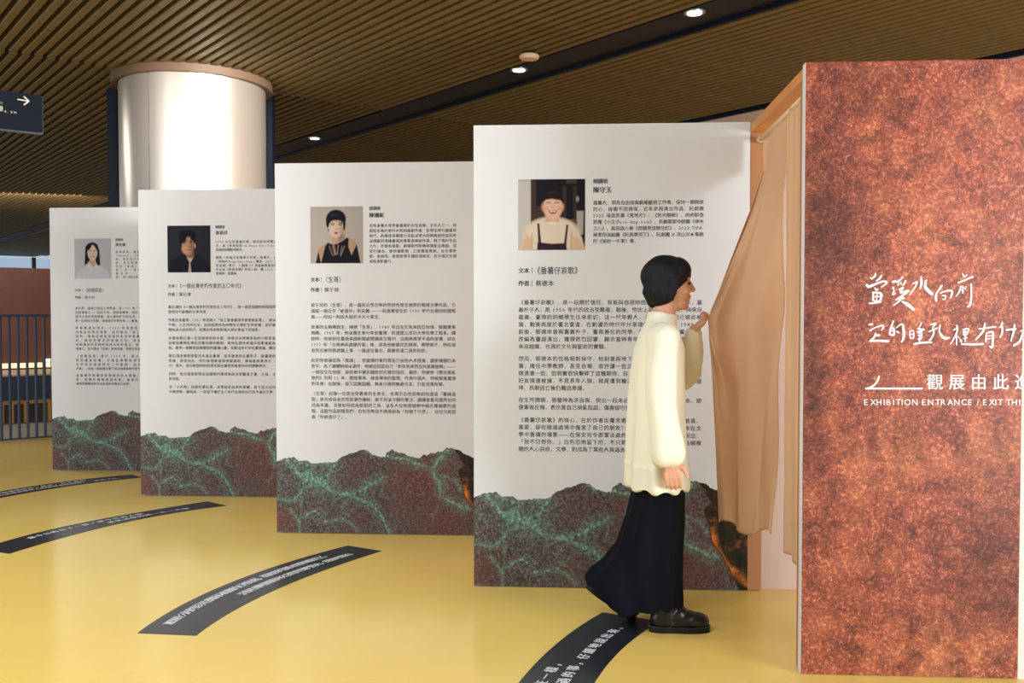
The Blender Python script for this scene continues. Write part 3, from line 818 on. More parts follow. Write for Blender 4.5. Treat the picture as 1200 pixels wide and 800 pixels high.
CC = (-367 / F * 9.1 - 0.03, 9.1)             # column axis
cp = CC[0] * DIR_P[0] + CC[1] * DIR_P[1]; cq = CC[0] * DIR_Q[0] + CC[1] * DIR_Q[1]
RR = 0.74
p = -1.62
while p < 8.35:
    if 5.36 < p < 5.84: p += 0.1; continue
    # slats stop at the ring of the column
    dp = abs(p - cp)
    q_end, q_start = 8.95, 9.10
    if dp < RR:
        hw = math.sqrt(RR * RR - dp * dp)
        q_end = min(q_end, cq - hw); q_start = max(q_start, cq + hw)
    slat(p, -3.0, q_end, Z_C)
    slat(p + 0.04, q_start, 38.9, Z_C + 0.025)
    p += 0.1
# dark channel between the slat fields
tag(pq_box('trim_3', 5.40, 5.79, -3, 38.9, Z_C + 0.03, Z_C + 0.05, M['navy']), kind='structure')
tag(pq_box('trim_4', 5.79, 5.805, -3, 38.9, Z_C + 0.0, Z_C + 0.1, M['navy']), kind='structure')

# column
col = empty('column', (CC[0], CC[1], 0), 'round satin metal clad column with beige ring at its top, behind the panels', 'column')
R0 = 0.672
ang0 = math.atan2(-CC[1], -CC[0])            # towards the photographer
seams = [0.0]
for px in (180, 234, 254, 305):
    th = math.atan((px - 600) / F)
    cth = math.atan2(CC[0], CC[1]); D = math.hypot(*CC)
    off = D * math.sin(th - cth)
    seams.append(ang0 + math.asin(max(-1, min(1, off / R0))))
seams = sorted(seams[1:])
seams += [seams[-1] + .9, seams[-1] + 2.0, seams[-1] + 3.1, seams[0] + 2 * math.pi - .8]
seams = sorted(s for s in seams)
for i in range(len(seams)):
    a0 = seams[i] + .004; a1 = (seams[i + 1] if i + 1 < len(seams) else seams[0] + 2 * math.pi) - .004
    n = max(3, int((a1 - a0) / 0.05)); V = []; Fc = []
    for k in range(n + 1):
        a = a0 + (a1 - a0) * k / n
        for r, z in ((R0, 0), (R0, 3.54), (R0 - .01, 3.54), (R0 - .01, 0)): V.append((r * math.cos(a), r * math.sin(a), z))
    for k in range(n):
        b0 = k * 4
        Fc += [(b0, b0 + 4, b0 + 5, b0 + 1), (b0 + 1, b0 + 5, b0 + 6, b0 + 2), (b0 + 2, b0 + 6, b0 + 7, b0 + 3), (b0 + 3, b0 + 7, b0 + 4, b0)]
    Fc += [(0, 1, 2, 3), (n * 4 + 3, n * 4 + 2, n * 4 + 1, n * 4)]
    o = mesh_obj('cladding_sheet', V, Fc, M['column'], col)
    o.data.polygons.foreach_set('use_smooth', [True] * len(o.data.polygons)); o.data.set_sharp_from_angle(angle=.6)
lathe('core', [(R0 - .03, 0), (R0 - .03, 3.76)], 48, M['void'], col)
lathe('ring_trim', [(R0 + .01, 3.535), (R0 + .06, 3.53), (R0 + .066, 3.545), (R0 + .066, 3.66), (R0 + .01, 3.66)], 96, M['ring'], col, cap=False)
# dark posts at both sides of the column
for nm, px, yy, wd, lab in (('post', 137, 9.35, .10, 'dark navy square post left of the round column'), ('post', 319, 9.75, .062, 'dark navy square post right of the round column')):
    x = (px - 600) / F * yy
    o = empty(nm, (x, yy, 0), lab, 'post')
    box('shaft', -wd / 2, wd / 2, -.06, .06, 0.012, 3.6, M['navy'], o, .004)
    box('base_plate', -wd / 2 - .02, wd / 2 + .02, -.08, .08, 0, .012, M['navy'], o)

# railing in front of the atrium
rail = empty('railing', (*PQ(2.3, 11.5), 0), 'blue black steel railing with close vertical bars, left of the farthest panel', 'railing')
ro = Vector((*PQ(2.3, 11.5), 0))
rel(pq_box('top_rail', -1.0, 8.3, 11.42, 11.48, 1.345, 1.372, M['baluster'], rail), ro)
rel(pq_box('bottom_rail', -1.0, 8.3, 11.43, 11.47, 0.0, 0.012, M['baluster'], rail), ro)
proto = None
for k in range(44):
    if proto is None:
        proto = lathe('baluster', [(.015, 0.012), (.015, 1.345)], 10, M['baluster'], rail); me = proto.data; o = proto
    else:
        o = bpy.data.objects.new('baluster', me); link(o, rail)
    x, y = PQ(0.42 + k * 0.0872, 11.45); o.location = (x - ro.x, y - ro.y, 0)
rail2 = empty('rear_railing', (*PQ(2.3, 13.1), 0), 'thin bronze railing behind the thick blue one, at the atrium edge', 'railing')
ro = Vector((*PQ(2.3, 13.1), 0))
rel(pq_box('top_rail', -1.0, 8.3, 13.08, 13.12, 1.36, 1.38, M['baluster'], rail2), ro)
rel(pq_box('bottom_rail', -1.0, 8.3, 13.09, 13.11, 0, 0.01, M['baluster'], rail2), ro)
proto = None
for k in range(40):
    if proto is None:
        proto = lathe('thin_bar', [(.006, 0.01), (.006, 1.36)], 6, M['thin_bar'], rail2); me = proto.data; o = proto
    else:
        o = bpy.data.objects.new('thin_bar', me); link(o, rail2)
    x, y = PQ(0.5 + k * 0.094, 13.1); o.location = (x - ro.x, y - ro.y, 0)

# downlights in the dark channel
first = None
labs = ['largest round white downlight, at the upper right end of the dark ceiling channel', 'round white downlight below the cream ceiling detector', 'smallest round white downlight, above the panel with the short haired woman']
for (u, v), lab in zip(((812, 18), (608, 84), (370, 163)), labs):
    h = 2.265
    y = h * F / (HOR - v); x = (u - 600) / F * y
    o = empty('downlight', (x, y, CAMH + h), lab, 'ceiling light', group='downlights along the dark ceiling channel')
    lathe('trim_ring', [(.055, -.004), (.078, -.008), (.082, -.002), (.082, .004), (.055, .006)], 32, M['lamp_trim'], o, cap=False)
    lathe('lens', [(.054, -.010), (.054, 0.0)], 32, M['lamp_lens'], o)
    lathe('housing', [(.05, .006), (.05, .05)], 20, M['lamp_trim'], o)
    d = bpy.data.lights.new('downlight_beam', 'SPOT'); d.energy = 30; d.spot_size = math.radians(120); d.spot_blend = .6; d.color = (1, .93, .8); d.shadow_soft_size = .05
    lo = bpy.data.objects.new('downlight_beam', d); lo.location = (0, 0, -.02); link(lo, o)
y = 2.2 * F / (HOR - 70); x = 20 / F * y
o = empty('smoke_detector', (x, y, CAMH + 2.2), 'cream round detector hanging under the slats above a downlight', 'detector')
lathe('cover', [(.03, -.022), (.075, -.014), (.086, .004), (.082, .02)], 32, M['sensor'], o)
lathe('mount', [(.05, .02), (.05, .045)], 24, M['void'], o)

# ------------------------------------------------------------------ hanging sign (upper left)
sx1, sy1 = (53 - 600) / F * 5.62, 5.62
sx0, sy0 = (0 - 600) / F * 5.48, 5.48
dirx, diry = sx1 - sx0, sy1 - sy0
rz = math.atan2(diry, dirx)
zt, zb = CAMH + 256.5 / F * 5.62, CAMH + 213.5 / F * 5.62
W_ = 1.2
sg = empty('hanging_sign', (sx1, sy1, zb), 'dark navy hanging direction sign with a thin cream arrow, cut by the left edge', 'sign', rz)
H_ = zt - zb
box('face', -W_, 0, 0, .05, 0, H_, M['sign'], sg, .002)
box('frame', -W_ - .004, .006, .012, .058, -.01, H_ - .004, M['sign_edge'], sg, .002)
px_m = 5.6 / F
L_ = Letters()
ax = -19 * px_m * 1.0
def sgx(px): return (px - 53) * px_m
def sgz(py): return (157 - py) * px_m - .002
s_ = Letters()
for pts in ([(sgx(27.5), sgz(121.5), .0035), (sgx(39), sgz(122.3), .0035)], [(sgx(34), sgz(117.5), .004), (sgx(39), sgz(122.2), .004)], [(sgx(34), sgz(126.8), .004), (sgx(39), sgz(122.2), .004)]):
    s_.polyline(pts)
s_.build('arrow', lambda x, y: np.stack([x, np.full(x.shape, -.0015), y], -1), M['cream_ink'], sg)
s_ = Letters()
s_.row('科學', sgx(-3), sgz(135), .040, .040, bold=.01, res=3)
s_.row('4.3M', sgx(13.5), sgz(137), .020, .026, res=3)
s_.row('(9F)', sgx(0), sgz(119.5), .016, .022, res=3)
s_.row('(30C)', sgx(0), sgz(127.5), .016, .022, res=3)
s_.row('自然', sgx(-34), sgz(135), .040, .040, bold=.01, res=3)
s_.build('lettering', lambda x, y: np.stack([x, np.full(x.shape, -.0015), y], -1), M['cream_ink'], sg)
for k in (-.62, -1.05):
    o = lathe('hanger_rod', [(.005, H_ - .005), (.005, Z_C - zb + .01)], 10, M['sign_edge'], sg); o.location = (k, .035, 0)

# ------------------------------------------------------------------ exhibition boards
MOUNT = mountain_mesh()
PANELS = [('a', (555.5, 688), (877.5, 694), 'large white panel right behind the person, with a portrait of a smiling woman'),
          ('b', (324, 625), None, 'white panel with a short haired woman in black, second from the curtain'),
          ('c', (164.5, 581), None, 'white panel with a dark portrait of a man, third from the curtain'),
          ('d', (60.8, 551), None, 'farthest and smallest white panel, with a woman in a pale shirt')]
PANGLE = math.atan2(4.607 - 4.69, 1.354)
pan_pos = []
for k, bl, br, lab in PANELS:
    x, y = floor_pt(*bl)
    pan_pos.append((x, y))
pan_pos.insert(0, floor_pt(940.5, 792))
c_, s__ = math.cos(PANGLE), math.sin(PANGLE)


def to_local(px, base):
    dx, dy = px[0] - base[0], px[1] - base[1]
    return (dx * c_ + dy * s__, -dx * s__ + dy * c_)


def board_letters(k, parent):
    fn = lambda x, y: np.stack([x * UNIT, np.full(x.shape, -.0176), BH - y * UNIT], -1)
    neg = lambda x, y: np.stack([x * UNIT, np.full(x.shape, -.0176), BH + y * UNIT], -1)   # rows are stored with y up
    h = HEAD[k]
    T = Letters()
    T.row(h[0], 140.5, -66.8, 6.2, 5.7, bold=.012)
    T.row(h[1], 140.5, -77, 7.4, 7.3, bold=.02)
    T.row('文本', 52.8, -171, 6.9, 6.5, bold=.02); T.row('作者', 52.8, -186, 6.9, 6.5, bold=.02)
    for yy in (-171, -186): T.polyline([(69.2, yy + 3.4, .22), (69.2, yy - 3.4, .22)])
    t = h[2]
    T.row(t, 71.0, -171, 9.2, 8.0, sx=.86, res=2)
    T.row(h[3], 73.2, -186, 7.2, 7.3, res=2)
    T.build('heading_text', neg, M['ink'], parent)
    T = Letters(); y0, pitch, rows = BIO[k]
    for i, r in enumerate(rows):
        last = i == len(rows) - 1 or (k == 'c' and i == 2)
        T.row(r, 140.5, -(y0 + pitch * i), 5.5, 5.33, None if last else 128.4, bold=.008, res=1)
    T.build('biography_text', neg, M['ink'], parent)
    T = Letters()
    for y0, rows in BODY[k]:
        for i, r in enumerate(rows):
            ind = 0.0
            T.row(r, 53 + ind, -(y0 + 8.65 * i), 6.3, 6.3, None if i == len(rows) - 1 else 214.5, bold=.008, res=1)
    T.build('essay_text', neg, M['ink'], parent)


for i, (k, bl, br, lab) in enumerate(PANELS):
    x, y = pan_pos[i + 1]
    e = empty('display_panel', (x, y, 0), lab, 'display panel', PANGLE, 'row of white text panels')
    b_ = box('board', 0, BW, -.016, .016, 0.003, BH, M['white_board'], e, .0015)
    mo = bpy.data.objects.new('mountain_print', MOUNT); link(mo, e)
    portrait(k).build('portrait_print', 53 * UNIT, 131.3 * UNIT, BH - 64 * UNIT, BH - 147 * UNIT, -.0172, e)
    board_letters(k, e)
    box('back_board', 0.004, BW - .004, .016, .05, 0.003, BH - .004, M['kraft'], e)
    # timber return that ties the left edge of this board to the next one behind
    if i < 3:
        lx, ly = to_local(pan_pos[i + 2], (x, y))
        rx, ry = lx + BW, ly
        prism('side_board', [(0.0, .05), (.03, .05), (rx + .002, ry - .018), (rx - .028, ry - .018)], .003, BH - .004, M['kraft'], e)

# rust coloured entrance board
rx_, ry_ = pan_pos[0]
RW = (1194.5 - 600) / F * 3.50 - rx_
rb = empty('entrance_board', (rx_, ry_, 0), 'tall rust red entrance board with white handwriting, nearest on the right', 'display board', PANGLE)
nx, nz_ = 40, 90
X = np.linspace(0, RW, nx); Zz = np.linspace(.003, BH, nz_)
V = []; C = []
for zz in Zz:
    for xx in X:
        V.append((xx, -.0162, zz))
        u = xx / RW; v = 1 - zz / BH
        t = 1.0
        for cx, cy, r1, r2, a in ((.17, .26, .15, .10, .5), (.05, .22, .08, .2, .3), (.28, .045, .13, .03, .45), (.05, .56, .1, .2, .3), (.85, .80, .16, .12, .5), (.47, .595, .09, .03, .35), (.6, .9, .3, .03, .15), (.03, .47, .05, .15, .25)):
            t -= a * math.exp(-(((u - cx) / r1) ** 2 + ((v - cy) / r2) ** 2))
        g = t; bl_ = t * (1 + .15 * max(0, u - .3) * max(0, .8 - v))
        warm = 1 + .25 * math.exp(-((v - .98) / .07) ** 2)
        C.append((t * (1 + .22 * math.exp(-(((u - .75) / .4) ** 2 + ((v - .3) / .35) ** 2))) * warm ** .3, g * (1 + .30 * math.exp(-(((u - .8) / .4) ** 2 + ((v - .35) / .35) ** 2))) * warm ** .5, bl_ * (1 + .35 * math.exp(-(((u - .8) / .4) ** 2 + ((v - .4) / .4) ** 2))), 1))  # light glare towards the upper right is painted into the sheet colour
Fc = [(j * nx + i, j * nx + i + 1, (j + 1) * nx + i + 1, (j + 1) * nx + i) for j in range(nz_ - 1) for i in range(nx - 1)]
o = mesh_obj('rust_print', V, Fc, M['rust'], rb)
at = o.data.color_attributes.new('tone', 'FLOAT_COLOR', 'POINT'); at.data.foreach_set('color', np.array(C, np.float32).ravel())
box('board', -.002, RW, -.016, .024, 0.003, BH, M['white_board'], rb, .0015)
post = box('corner_post', RW + .001, RW + .055, -.014, .06, 0, BH, M['board_edge'])
post.location = (rx_, ry_, 0); post.rotation_euler = (0, 0, PANGLE)
post.name = 'corner_post'
tag(post, 'pale edge post at the right edge of the rust red board', 'post')

# white lettering on the rust board: photograph pixels -> board coordinates
RS = 3.53 / F


def rust_map(px, py):
    """pixel on the photograph -> (x, z) on the sheet, by intersecting the view ray with the sheet's plane"""
    th = math.atan((400 - HOR) / F)
    X_, Y_, Z_ = (px - 600) / F, np.ones_like(px), -(py - 400) / F
    y2 = Y_ * math.cos(th) + Z_ * math.sin(th); z2 = -Y_ * math.sin(th) + Z_ * math.cos(th)
    nxn, nyn = -s__, c_
    t = (rx_ * nxn + ry_ * nyn) / (X_ * nxn + y2 * nyn)
    wx, wy, wz = X_ * t, y2 * t, CAMH + z2 * t
    lx = (wx - rx_) * c_ + (wy - ry_) * s__
    return lx, wz


def rfn(x, y):
    lx, lz = rust_map(x, -y)
    return np.stack([lx, np.full(lx.shape, -.0172), lz], -1)


A = 0
ST1 = [  # zoom frame 1: pixel = 1005 + x/8, 310 + y/8
 [(157, 80, 3), (148, 108, 7), (125, 130, 4)], [(103, 122, 4), (122, 136, 5)], [(212, 100, 5), (195, 128, 7), (160, 155, 4)],
 [(72, 188, 8), (90, 208, 9), (150, 185, 7), (215, 160, 6), (258, 165, 7), (240, 190, 5), (205, 212, 3)], [(148, 218, 4), (160, 240, 5), (178, 232, 4)],
 [(132, 258, 5), (132, 335, 7)], [(135, 262, 5), (192, 266, 7), (208, 285, 9), (200, 335, 7)], [(148, 300, 4), (188, 300, 4)], [(168, 268, 4), (164, 335, 4)], [(95, 364, 5), (150, 358, 6), (202, 345, 6), (140, 340, 4)],
 [(310, 162, 6), (342, 156, 8)], [(316, 212, 6), (326, 240, 4), (314, 280, 5), (342, 268, 3)], [(408, 118, 6), (385, 142, 5), (352, 168, 5)], [(362, 195, 5), (375, 172, 4)], [(395, 190, 4), (388, 168, 4)], [(436, 152, 6), (412, 196, 5)],
 [(372, 238, 4), (412, 216, 6), (386, 262, 6), (452, 246, 7), (462, 250, 6), (420, 280, 6), (342, 332, 5)], [(412, 296, 5), (380, 335, 6), (324, 382, 4)], [(345, 326, 4), (425, 316, 5)], [(398, 345, 4), (450, 372, 11), (512, 424, 8)],
 [(580, 112, 4), (582, 180, 8), (568, 228, 4)], [(500, 182, 4), (542, 164, 6), (520, 215, 5), (468, 288, 3)], [(632, 145, 5), (614, 160, 4)], [(628, 150, 4), (616, 200, 9), (640, 240, 11), (684, 280, 9)],
 [(772, 198, 7), (742, 240, 5), (716, 292, 7), (720, 340, 8)],
 [(92, 562, 6), (126, 556, 6)], [(100, 618, 6), (150, 590, 4), (215, 570, 6), (226, 592, 6), (205, 615, 3)], [(155, 640, 5), (140, 680, 6), (104, 712, 5)], [(162, 662, 7), (188, 660, 7)], [(100, 715, 6), (180, 712, 7), (276, 716, 8)],
 [(322, 528, 5), (300, 582, 6), (286, 642, 6), (300, 656, 7), (326, 655, 6), (322, 600, 7), (290, 600, 4)], [(298, 622, 3), (320, 618, 3)], [(352, 625, 5), (372, 636, 6)], [(345, 592, 3), (398, 556, 5), (414, 600, 8), (416, 680, 8), (396, 726, 4)],
 [(474, 622, 4), (476, 684, 5)], [(474, 624, 4), (506, 620, 4), (506, 684, 5), (476, 686, 4)], [(478, 652, 3), (502, 650, 3)], [(585, 540, 3), (568, 578, 5)], [(542, 602, 4), (606, 606, 6)], [(556, 588, 4), (566, 602, 4)], [(545, 628, 4), (602, 612, 4)],
 [(545, 638, 4), (582, 632, 5), (577, 692, 5), (548, 696, 4)], [(548, 662, 3), (576, 660, 3)], [(564, 636, 4), (561, 722, 4)], [(512, 743, 6), (580, 731, 6), (676, 725, 6)],
 [(668, 562, 4), (716, 550, 5), (688, 588, 5), (696, 640, 6), (668, 700, 5), (650, 704, 3)], [(648, 628, 4), (732, 592, 4)], [(756, 566, 5), (748, 620, 5), (768, 662, 8), (800, 688, 9), (842, 684, 6)],
]
ST2 = [  # zoom frame 2: pixel = 1100 + x/8
 [(-2, 268, 4), (60, 245, 5), (106, 250, 7), (100, 292, 6), (88, 318, 3)], [(12, 292, 3), (46, 290, 4), (40, 324, 4), (20, 326, 3)],
 [(203, 82, 3), (216, 112, 4)], [(248, 96, 4), (224, 116, 4)], [(163, 172, 5), (230, 145, 5), (300, 115, 6)], [(186, 205, 4), (175, 252, 5), (142, 300, 3)], [(184, 214, 3), (208, 210, 5), (206, 268, 5)], [(184, 240, 3), (206, 238, 3)], [(236, 206, 5), (228, 232, 4)],
 [(283, 182, 5), (286, 280, 6), (276, 372, 7), (248, 396, 4)],
 [(150, 566, 4), (156, 592, 7)], [(118, 612, 4), (158, 602, 5), (130, 680, 5), (92, 742, 4)], [(150, 640, 4), (148, 752, 4)], [(164, 670, 3), (176, 690, 3)], [(186, 700, 6), (192, 722, 7)],
 [(208, 610, 4), (216, 662, 4)], [(212, 606, 4), (258, 600, 5), (246, 652, 4)], [(216, 632, 3), (246, 630, 3)], [(230, 602, 4), (228, 722, 4)], [(214, 662, 3), (242, 656, 3)], [(210, 692, 3), (246, 682, 4)], [(196, 742, 6), (300, 746, 6), (398, 742, 7)],
 [(354, 602, 4), (430, 592, 5), (512, 582, 5)], [(412, 548, 5), (395, 622, 7), (326, 702, 5)], [(426, 642, 5), (420, 720, 6)], [(430, 640, 4), (486, 632, 7), (486, 700, 7), (478, 772, 8), (452, 758, 3)], [(430, 668, 3), (478, 664, 3)], [(430, 694, 3), (478, 690, 3)],
 [(576, 540, 5), (562, 578, 6), (546, 588, 3)], [(576, 580, 5), (572, 640, 6), (552, 682, 4)], [(610, 612, 6), (702, 600, 6)], [(688, 560, 5), (682, 622, 7), (654, 714, 4)],
 [(745, 622, 4), (820, 598, 5)], [(766, 632, 5), (738, 715, 7), (682, 757, 7)], [(770, 655, 4), (850, 636, 4)], [(788, 642, 4), (782, 706, 4)], [(766, 698, 4), (850, 684, 4)], [(830, 640, 4), (826, 706, 4)], [(758, 792, 5), (800, 782, 5), (860, 765, 5)],
]
T = Letters()
for st in ST1: T.polyline([(1005 + x / 8, -(310 + y / 8), w * 1.45 / 8) for x, y, w in st])
for st in ST2: T.polyline([(1100 + x / 8, -(310 + y / 8), w * 1.45 / 8) for x, y, w in st])
T.build('handwriting', rfn, M['white_ink'], rb)
T = Letters()
T.polyline([(1013, -454.7, 1.1), (1040, -454.7, 1.1), (1079, -454.7, 1.1)])
T.polyline([(1028.5, -440.3, 1.1), (1025.5, -447.5, 1.1), (1020, -452.6, 1.1), (1013.5, -454.6, .9)])
for i, ch in enumerate('觀展由此進'):
    T.put(ch, 1083.6 + 25.6 * i, -454.4, 19.6, .012, 4)
e_ = 'EXHIBITION ENTRANCE / EXIT THIS'
x = 1011.2
wd_ = {'I': .30, ' ': .27, '/': .42, 'N': .80, 'O': .84, 'C': .74, 'A': .72, 'R': .70, 'H': .79, 'B': .72, 'X': .68, 'E': .64, 'T': .62, 'S': .62}
tot = sum(wd_[c] for c in e_[:-1])
sc = (1195.0 - 1011.2) / tot
for c in e_:
    g = glyph(c, 0.0, 4)[0] if c != ' ' else None
    if g is not None and len(g):
        w0, w1 = g[:, 0].min(), g[:, 0].max()
        T.put(c, x - w0 * 9.6, -474.0, 9.9, .012, 4, .98)
    x += wd_[c] * sc
T.build('entrance_text', rfn, M['white_ink'], rb)

# ------------------------------------------------------------------ doorway: beam, post, inner wall, rod and curtain
x4, y4 = pan_pos[1]
jx, jy = x4 + BW * c_, y4 + BW * s__                  # right edge of the big white panel
df = empty('door_frame', (jx + .05, jy, 0), 'raw timber door frame with top beam beside the large white panel', 'door frame')
O = Vector((jx + .05, jy, 0))
nx0, ny0 = rx_, ry_ + .03


def wprism(name, pts, z0, z1, m, parent, org):
    return prism(name, [(a - org.x, b - org.y) for a, b in pts], z0, z1, m, parent)


beam = wprism('top_beam', [(jx + .006, jy), (jx + .07, jy), (nx0 + .07, ny0), (nx0 + .005, ny0)], 2.25, 2.292, M['pine'], df, O)
wprism('post', [(jx + .003, jy - .004), (jx + .07, jy - .004), (jx + .07, jy + .06), (jx + .003, jy + .06)], 0.003, 2.25, M['kraft'], df, O)
wprism('post', [(nx0 + .01, ny0 + .002), (nx0 + .07, ny0 + .002), (nx0 + .07, ny0 + .05), (nx0 + .01, ny0 + .05)], 0.003, 2.25, M['kraft'], df, O)
iw = tag(wprism('wall_inner', [(jx + .072, jy + .02), (3.4, jy - .02), (3.4, jy + .04), (jx + .072, jy + .08)], 0, 2.2, M['inner_wall'], None, Vector((0, 0, 0))), kind='structure')
rod = empty('curtain_rod', (1.2, 4.5, 2.205), 'cream curtain rod under the door beam', 'curtain rod')


def tube(name, pts, r, n, material, parent=None, origin=Vector((0, 0, 0)), caps=True):
    """tube through points; r is one radius or one per point"""
    pts = [Vector(p) for p in pts]
    rs = r if isinstance(r, (list, tuple)) else [r] * len(pts)
    V = []; Fc = []
    prev = None
    for i, p in enumerate(pts):
        d = (pts[min(i + 1, len(pts) - 1)] - pts[max(i - 1, 0)]).normalized()
        a = d.orthogonal().normalized() if prev is None else (prev - d * prev.dot(d)).normalized()
        prev = a; b = d.cross(a)
        for k in range(n):
            t = 2 * math.pi * k / n
            V.append(p + (a * math.cos(t) + b * math.sin(t)) * rs[i] - origin)
    for i in range(len(pts) - 1):
        for k in range(n):
            k2 = (k + 1) % n
            Fc.append((i * n + k, i * n + k2, (i + 1) * n + k2, (i + 1) * n + k))
    if caps: Fc += [tuple(range(n))[::-1], tuple((len(pts) - 1) * n + k for k in range(n))]
    return mesh_obj(name, V, Fc, material, parent, True)


RA, RB_ = Vector((jx + .045, jy - .03, 2.213)), Vector((nx0 + .042, ny0 + .052, 2.213))
ro = Vector((1.2, 4.5, 2.205))
tube('rod', [RA, RB_], .011, 14, M['rod'], rod, ro)
tube('end_knob', [RA + Vector((0, -.012, 0)), RA + Vector((0, .012, 0))], .016, 14, M['rod'], rod, ro)


def on_rod(s):                                 # s = 0 far end, 1 near end
    return RA.lerp(RB_, s)


def cloth_grid(name, fn, ns, nt, parent_label, cat, group):
    V = []
    for j in range(nt + 1):
        for i in range(ns + 1):
            V.append(fn(i / ns, j / nt))
    Fc = [(j * (ns + 1) + i, j * (ns + 1) + i + 1, (j + 1) * (ns + 1) + i + 1, (j + 1) * (ns + 1) + i) for j in range(nt) for i in range(ns)]
    o = mesh_obj(name, V, Fc, M['cloth'], None, True)
    md = o.modifiers.new('thickness', 'SOLIDIFY'); md.thickness = .002; md.offset = 0
    tag(o, parent_label, cat, group)
    return o


HAND = Vector((0.845, 4.115, 1.345))


def interp(path, t):
    for (t0, p0), (t1, p1) in zip(path[:-1], path[1:]):
        if t <= t1:
            k = (t - t0) / (t1 - t0); k = k * k * (3 - 2 * k) * .35 + k * .65
            return p0.lerp(p1, k)
    return path[-1][1]


def pulled(s, t):
    e0 = [(0, on_rod(.06)), (.09, on_rod(.06) + Vector((.0, -.01, -.16))), (.20, Vector((1.09, 4.30, 1.85))), (.46, HAND + Vector((.008, 0, .0))), (.54, Vector((.865, 4.11, 1.20))), (1, Vector((.905, 4.12, .445)))]
    e1 = [(0, on_rod(.60)), (.46, on_rod(.60) + Vector((-.01, 0, -.83))), (1, on_rod(.60) + Vector((-.035, .03, -1.81)))]
    a, b = interp(e0, t), interp(e1, t)
    k = s ** (1 + .5 * math.sin(math.pi * min(1, t * 1.6)))
    p = a.lerp(b, k)
    # sag between the hand and the rod, and folds that run out of the hand
    sag = math.sin(math.pi * s) * math.exp(-((t - .5) / .25) ** 2)
    p.z -= .055 * sag; p.y += .03 * sag
    amp = .020 * min(1, t * 5) + .012
    w = math.sin(s * 11 + 2.4 * t + 1.5 * math.sin(3 * t)) * amp * .8 * math.sin(math.pi * min(1, .12 + s * .88)) + .22 * amp * math.sin(s * 27 - 2 * t) * max(0, 1 - 2.2 * t)
    rad = math.sin((s * 3.2 + .2) * 5 * (t + .4)) * .008
    dd = math.hypot(s, (t - .46) * 1.3)
    ripple = .016 * math.sin(math.atan2(t - .46, s + .02) * 9) * math.exp(-dd * 2.2) * min(1, dd * 6)
    p.y += w * .9 + ripple; p.x += rad + .5 * ripple
    if t > .5: p.z += (t - .5) * .05 * math.sin(s * 9)
    p.z = min(p.z, 2.213) - .013 * (1 - min(1, t * 8))
    return p


cloth_grid('curtain', pulled, 60, 90, 'cream cotton curtain pulled aside by the person in the doorway', 'curtain', 'cream cotton curtains on the entrance rod')


def hanging(s, t):
    a = on_rod(.635 + .32 * s)
    zb = .375 + (.22 * (1 - s / .35) ** 2 if s < .35 else 0)
    p = Vector((a.x, a.y, 2.2 + (zb - 2.2) * t))
    amp = .012 + .012 * t
    p.x += amp * .7 * math.sin(s * 12 + 1.2 * t) + .004 * math.sin(s * 30 + t * 2) - .01
    p.y += .03 * t * (s - .5) * .3 + (.012 * t * math.sin(5 * t))
    # thin crosswise creases from folding
    for c in (.44, .62, .83): p.x += .004 * math.exp(-((t - c - .02 * s) / .008) ** 2)
    return p


cloth_grid('curtain', hanging, 48, 100, 'straight hanging cream cotton curtain next to the rust red board', 'curtain', 'cream cotton curtains on the entrance rod')

# ------------------------------------------------------------------ floor stickers
STR = [
 dict(o=[(157, 745), (192, 722), (237, 697.3), (281, 680), (327, 663.5), (366, 651.3), (406.7, 640.8)],
      i=[(226.7, 748), (246.7, 733.3), (273, 717.3), (300, 703.2), (326.7, 690.7), (366.7, 674.7), (406.7, 660), (446.7, 647.2)],
      lab='curved charcoal floor sticker in front of the panel with the short haired woman',
      rows=[('那個十分好的影子在微弱又朦朧的心裡想著，看著我的朋友也慢慢都走了。', .07, .86, .30), ('沉默在那裡繼續與文字陪伴我們長大，然後再開始。', .36, .93, .62)]),
 dict(o=[(-28, 645), (0, 636.8), (20, 630.6), (61.7, 620.6), (103.3, 611.3), (145, 604), (197, 595.6), (240.8, 588.3)],
      i=[(7, 650.5), (20, 646.3), (61.7, 634.6), (103, 622.7), (145, 612.9), (197, 603.3), (263.7, 593.5)],
      lab='curved charcoal floor sticker below the panel with the dark portrait of a man',
      rows=[('那今日的身子一樣／那今日的人說', .18, .68, .32), ('就是這樣的路一天一天地', .50, .86, .64)]),
 dict(o=[(-75, 591), (-30, 581.5), (0, 576.2), (56.7, 567.7), (113.3, 559.9), (153, 556.8)],
      i=[(-55, 595), (0, 583.7), (56.7, 574), (113.3, 565.6), (165, 560.2)],
      lab='farthest curved charcoal floor sticker, at the foot of the farthest white panel',
      rows=[('這些名字在心裡慢慢明亮了起來，是不是的', .10, .74, .32), ('我們在這裡與那些人的聲音重新相遇，一直走下去。', .20, .92, .64)]),
 dict(o=[(530, 960), (566, 870), (588, 832), (611.9, 800), (631.3, 777.5), (660, 751.3), (685, 733.8), (706.9, 720.3)],
      i=[(650, 960), (671, 868), (684, 830), (700, 800), (716, 778.8), (735, 760), (762, 739), (776, 731)],
      lab='nearest curved charcoal floor sticker, under the walking person\'s rear foot',
      rows=[('那一天的我們也許還像現在一樣，', .06, .640, .30), ('把名字寫下。要把從前經過的事，仔細地說出來。', .10, .925, .58)]),
]


def resample(pts, n):
    pts = np.array(pts, float); d = np.r_[0, np.cumsum(np.hypot(*np.diff(pts, axis=0).T))]
    # smooth curve through the points, by arc length
    co = np.polyfit(d / d[-1], pts, 3)
    t = np.linspace(0, 1, n)
    out = np.stack([np.polyval(co[:, 0], t), np.polyval(co[:, 1], t)], 1)
    return out, d[-1]


